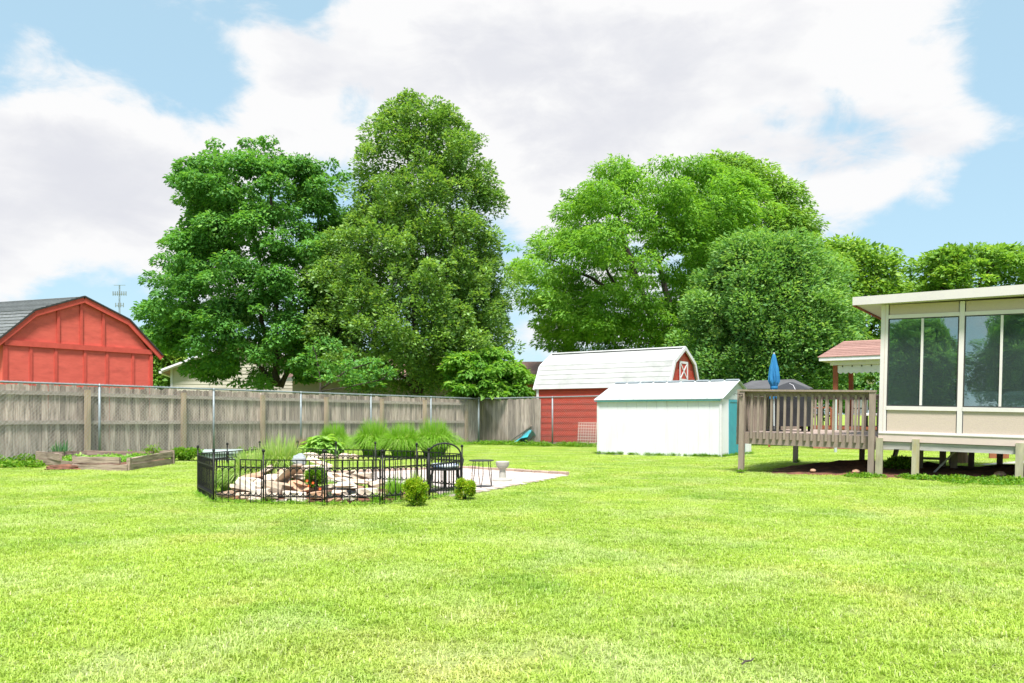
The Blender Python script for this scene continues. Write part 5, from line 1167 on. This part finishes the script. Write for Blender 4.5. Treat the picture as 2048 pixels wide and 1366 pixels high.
part('fascia', MB().box(-.38,-.44,zb+.14,6,-.40,ze+.02).box(-.38,-.399,zb+.14,-.34,3.6,ze+.02).box(-.339,-.399,zb+.141,6,3.6,zb+.16), M_WHITETRIM, po)
# hip roof in courses
nc = 9
for k in range(nc):
    t0_, t1_ = k/nc, (k+1.12)/nc
    xa, ya, za = -.42+ .42*t0_, -.46+1.9*t0_, ze+.03+(zr-ze)*t0_; xb, yb2, zb2 = -.42+.42*min(1,t1_), -.46+1.9*min(1,t1_), ze+.015+(zr-ze)*min(1,t1_)
    part('shingle_course', MB().add([(xa,ya,za),(6,ya,za),(6,yb2,zb2),(xb,yb2,zb2),(xa,ya,za-.025),(6,ya,za-.025)], [(0,1,2,3),(4,5,1,0)]), M_PINKSH, po, fix=False)
    part('shingle_course', MB().add([(xa,ya,za),(xb,yb2,zb2),(xb,3.5-yb2*.0-1.5*min(1,t1_),zb2),(xa,3.5-1.5*t0_,za)], [(0,1,2,3)]), M_PINKSH, po, fix=False)
part('roof_back', MB().add([(-.42,3.6,ze+.0),(6,3.6,ze),(6,1.45,zr-.01),(0,1.45,zr-.01)],[(0,1,2,3)]), M_PINKSH, po, fix=False)
vl = MB()
for k in range(14):
    xa = .13+k*.17; vl.prism([(xa,zb-.02),(xa,zb-.24),(xa+.045,zb-.275),(xa+.085,zb-.29),(xa+.125,zb-.275),(xa+.168,zb-.24),(xa+.168,zb-.02)], 'y', -.05, -.04)
part('valance', vl, M_WHITETRIM, po)
for k in range(7): part('string_light', MB().lathe([(.006,zb-.01),(.02,zb-.035),(.022,zb-.055),(.004,zb-.075)], cx=.3+k*.3, cy=-.12, n=6), M_IRON, po)
p = Vector((px0,D))
def ploc(x,y): a = ROT; return (px0+x*math.cos(a)-y*math.sin(a), D+x*math.sin(a)+y*math.cos(a))
hx_, hy_ = ploc(1.12,.15)
hb = bush('hanging_basket','trailing plant in a hanging basket under the porch roof','plant',hx_,hy_,(.20,.2,.11),900,L_WEED,.06,91,z=zat(768,D),stem=False)
part('pot', MB().lathe([(.08,-.02),(.13,.08),(.14,.12)], n=12), M_SOFA, hb); part('hanger', MB().tube([(0,0,.1),(0,0,pz+zb-zat(768,D))], .008, 4), M_IRON, hb)
def patio_chair(x, y, rz, label, m):
    X,Y = ploc(x,y); c = thing('porch_chair', label, 'chair', (X,Y,pz+zf), rz, 'chairs on the porch')
    part('seat', MB().box(-.28,-.26,.38,.28,.26,.46,.02), m, c); part('backrest', MB().box(-.28,.22,.46,.28,.30,.98,.03), m, c)
    for sx in (-.26,.22):
        for sy in (-.25,.22): part('leg', MB().box(sx,sy,0,sx+.04,sy+.04,.38), M_IRON, c)
    for sx in (-.31,.27): part('arm', MB().box(sx,-.26,.6,sx+.04,.26,.64), M_IRON, c)
patio_chair(.95,.35,.3,'black and white cushioned chair at the left of the porch',M_SOFA); patio_chair(1.7,.5,-.2,'dark cushioned chair farther right on the porch',M_BLACKCOVER)
# black railing seen through the balusters: porch railing
rl = MB(); 
pr = thing('porch_railing','low dark railing along the front of the porch','railing',(*ploc(-.9,-.38),pz+zf-.1),ROT)
part('top_rail', MB().box(-1.2,0,.72,.9,.05,.77), M_CEDAR, pr); part('bottom_rail', MB().box(-1.2,0,.10,.9,.05,.15), M_CEDAR, pr)
for k in range(12): part('baluster', MB().box(-1.18+k*.18,.01,.15,-1.15+k*.18,.04,.72), M_IRON, pr)
for xq in (-1.2,.86): part('post', MB().box(xq,0,-.62,xq+.06,.06,.72), M_CEDAR, pr)
# dark canopy roof behind the shed
D = 30.0; x = at(1478,D); z0 = zg(x,D)
gz = thing('garden_canopy','low dark grey canopy roof behind the white shed and deck','canopy',(x,D,z0),math.radians(-10))
zt = zat(761,D)-z0; zl = zat(779,D)-z0; Lc = at(1612,D)-x
part('roof', MB().add([(0,-.8,zl),(Lc,-.8,zl),(Lc+.3,1.5,zl),(-.3,1.5,zl),(.5,.3,zt),(Lc-.5,.3,zt+.05)], [(0,1,5,4),(1,2,5),(2,3,4,5),(3,0,4),(3,2,1,0)]), M_GREYCLOTH, gz)
for (a,c) in ((.08,-.7),(Lc-.08,-.7),(.08,1.4),(Lc-.08,1.4)): part('post', MB().box(a-.04,c-.04,0,a+.04,c+.04,zl), M_IRON, gz)

# ------------------------------------------------------------------ lawn blades
def blade_patch(seed, n=520, size=.36):
    R = np.random.default_rng(seed); V_=[];F_=[];T=[]
    tuft = R.uniform(-size/2,size/2,size=(26,2))
    for i in range(n):
        if R.uniform() < .55: c = tuft[R.integers(26)]; x,y = c+R.normal(size=2)*.018
        else: x,y = R.uniform(-size/2,size/2,size=2)
        a = R.uniform(0,6.283); h = R.uniform(.012,.030); ln = R.uniform(.010,.045); wd = R.uniform(.0018,.0034); dx,dy = math.cos(a),math.sin(a); sx,sy = -dy*wd,dx*wd
        o = len(V_); straw = R.uniform(.4,.9) if R.uniform()<.08 else 0; c = (float(np.clip(R.normal(.5,.25),0,1)), straw)
        V_ += [(x-sx,y-sy,-.005),(x+sx,y+sy,-.005),(x+dx*ln*.4+sx*.8,y+dy*ln*.4+sy*.8,h*.7),(x+dx*ln*.4-sx*.8,y+dy*ln*.4-sy*.8,h*.7),(x+dx*ln,y+dy*ln,h*(1 if ln<.03 else .75))]
        F_ += [(o,o+1,o+2,o+3),(o+3,o+2,o+4)]; T += [c]*5
    me = bpy.data.meshes.new('grass_patch'); me.from_pydata(V_, [], F_); me.materials.append(M_BLADE)
    a_ = me.attributes.new('tint','FLOAT_COLOR','POINT'); arr = np.ones((len(V_),4),np.float32); arr[:,:2]=np.array(T); a_.data.foreach_set('color',arr.ravel()); return me
gcol = bpy.data.collections.new('grass_patches')
for k in range(7):
    o = bpy.data.objects.new('grass_patch', blade_patch(200+k)); gcol.objects.link(o)
pts = []; R = random.Random(77)
DIRT = [tuple(loc2(a,b_)) for a,b_ in ((-2.2,.05),(6.3,.0),(6.3,3.5),(-2.0,3.3))]
SHED = [tuple(Vector((SX,SY))+U*a+V*b_) for a,b_ in ((0,0),(Ls,0),(Ls,Ws),(0,Ws))]
RP_ = pp
POND = [(-4.0,10.9),(-3.6,10.1),(-3.0,9.92),(-2.2,9.8),(-1.6,9.92),(-1.15,10.4),(-1.3,11.2),(-2.2,11.6),(-3.2,12.0),(-4.0,12.0)]
BED = [(at(76,17.5),17.5),(at(148,16.1),16.1),(at(256,15.7),15.7),(at(338,17.7),17.7),(at(290,18.7),18.7),(at(172,18.5),18.5)]
y = 2.3; row = 0
while y < 33:
    st = .23 if y < 12 else .31
    xl = max(-y*.72-1.0, -14); xr = min(y*.72+1.0, 15); x = xl
    while x < xr:
        X = x+R.uniform(-.07,.07); Y = y+R.uniform(-.07,.07); x += st
        side = (Vector((X,Y))-FA).dot(FN)
        if side > .2 or any(inpoly(X,Y,q) for q in (PAT,SHED,RP_,POND,BED)) or inpoly(X+.55*mnoise.noise(Vector((X*1.3,Y*1.3,2))),Y+.55*mnoise.noise(Vector((X*1.3,Y*1.3,9))),DIRT): continue
        pts.append((X,Y,zg(X,Y)+bumpy(X,Y)-.02))
    y += st
gm = bpy.data.meshes.new('grass'); gm.from_pydata(pts, [], [])
go = link('grass', gm, None, kind='stuff', label='short mown lawn grass, yellow-green with dry patches')
ng = bpy.data.node_groups.new('grass_scatter', 'GeometryNodeTree')
ng.interface.new_socket('Geometry', in_out='INPUT', socket_type='NodeSocketGeometry'); ng.interface.new_socket('Geometry', in_out='OUTPUT', socket_type='NodeSocketGeometry')
gi = ng.nodes.new('NodeGroupInput'); gout = ng.nodes.new('NodeGroupOutput'); ip = ng.nodes.new('GeometryNodeInstanceOnPoints'); ci = ng.nodes.new('GeometryNodeCollectionInfo')
ci.inputs['Collection'].default_value = gcol; ci.inputs['Separate Children'].default_value = True; ci.inputs['Reset Children'].default_value = True
ip.inputs['Pick Instance'].default_value = True
rv = ng.nodes.new('FunctionNodeRandomValue'); rv.data_type = 'FLOAT_VECTOR'; rv.inputs[0].default_value = (0,0,0); rv.inputs[1].default_value = (0,0,6.283)
rs = ng.nodes.new('FunctionNodeRandomValue'); rs.data_type = 'FLOAT_VECTOR'; rs.inputs[0].default_value = (.9,.9,.7); rs.inputs[1].default_value = (1.15,1.15,1.25)
K_ = ng.links
K_.new(gi.outputs[0], ip.inputs['Points']); K_.new(ci.outputs[0], ip.inputs['Instance']); K_.new(rv.outputs[0], ip.inputs['Rotation']); K_.new(rs.outputs[0], ip.inputs['Scale']); K_.new(ip.outputs[0], gout.inputs[0])
mo = go.modifiers.new('scatter', 'NODES'); mo.node_group = ng
# taller uncut tufts at edges of the pond and the patio
ed = []
for i in range(len(PV)):
    a = Vector(PV[i]); c = Vector(PV[(i+1)%len(PV)])
    for k in range(8):
        p = a.lerp(c,k/8); ed.append((p.x+R.uniform(-.04,.04),p.y+R.uniform(-.04,.04),.06))
scatter_leaves('edge_grass','uncut grass fringe along the foot of the iron fence',None,ed,L_REED,.05,6000,.05,95,aspect=.14,kind='stuff')

# longer grass that the mower leaves against the shed and the deck posts, and a twig in the foreground
ed = []
for k in range(70):
    p = Vector((SX,SY)) + U*R.uniform(0,Ls) - V*R.uniform(.0,.05); ed.append((p.x,p.y,.06))
for k in range(36):
    p = Vector((SX,SY)) + U*(Ls+R.uniform(0,.05)) + V*R.uniform(0,Ws); ed.append((p.x,p.y,.06))
for a,b_ in ((0,-.05),(2.28,-.05),(1.5,3.0),(.02,3.5)):
    p = Vector((DX,DY)) + U*a + V*b_
    for k in range(5): ed.append((p.x+R.uniform(-.08,.08),p.y-.05+R.uniform(-.06,.06),.05))
scatter_leaves('edge_grass','uncut grass fringe at the foot of the white shed and the deck posts',None,ed,L_WEED,.07,7000,.07,96,aspect=.12,kind='stuff')
D = 3.42; x = at(1496,D)
o = part('twig', MB().tube([(-.035,-.03,.03),(-.01,.0,.034),(.02,.02,.03),(.04,.05,.032)], [.004,.005,.004,.002], 5).tube([(-.01,0,.034),(-.03,.03,.036)], .0025, 4), M_BARK, None, fix=False, loc=(x,D,0)); o['label']='short dark twig lying on the lawn in the near foreground'; o['category']='twig'
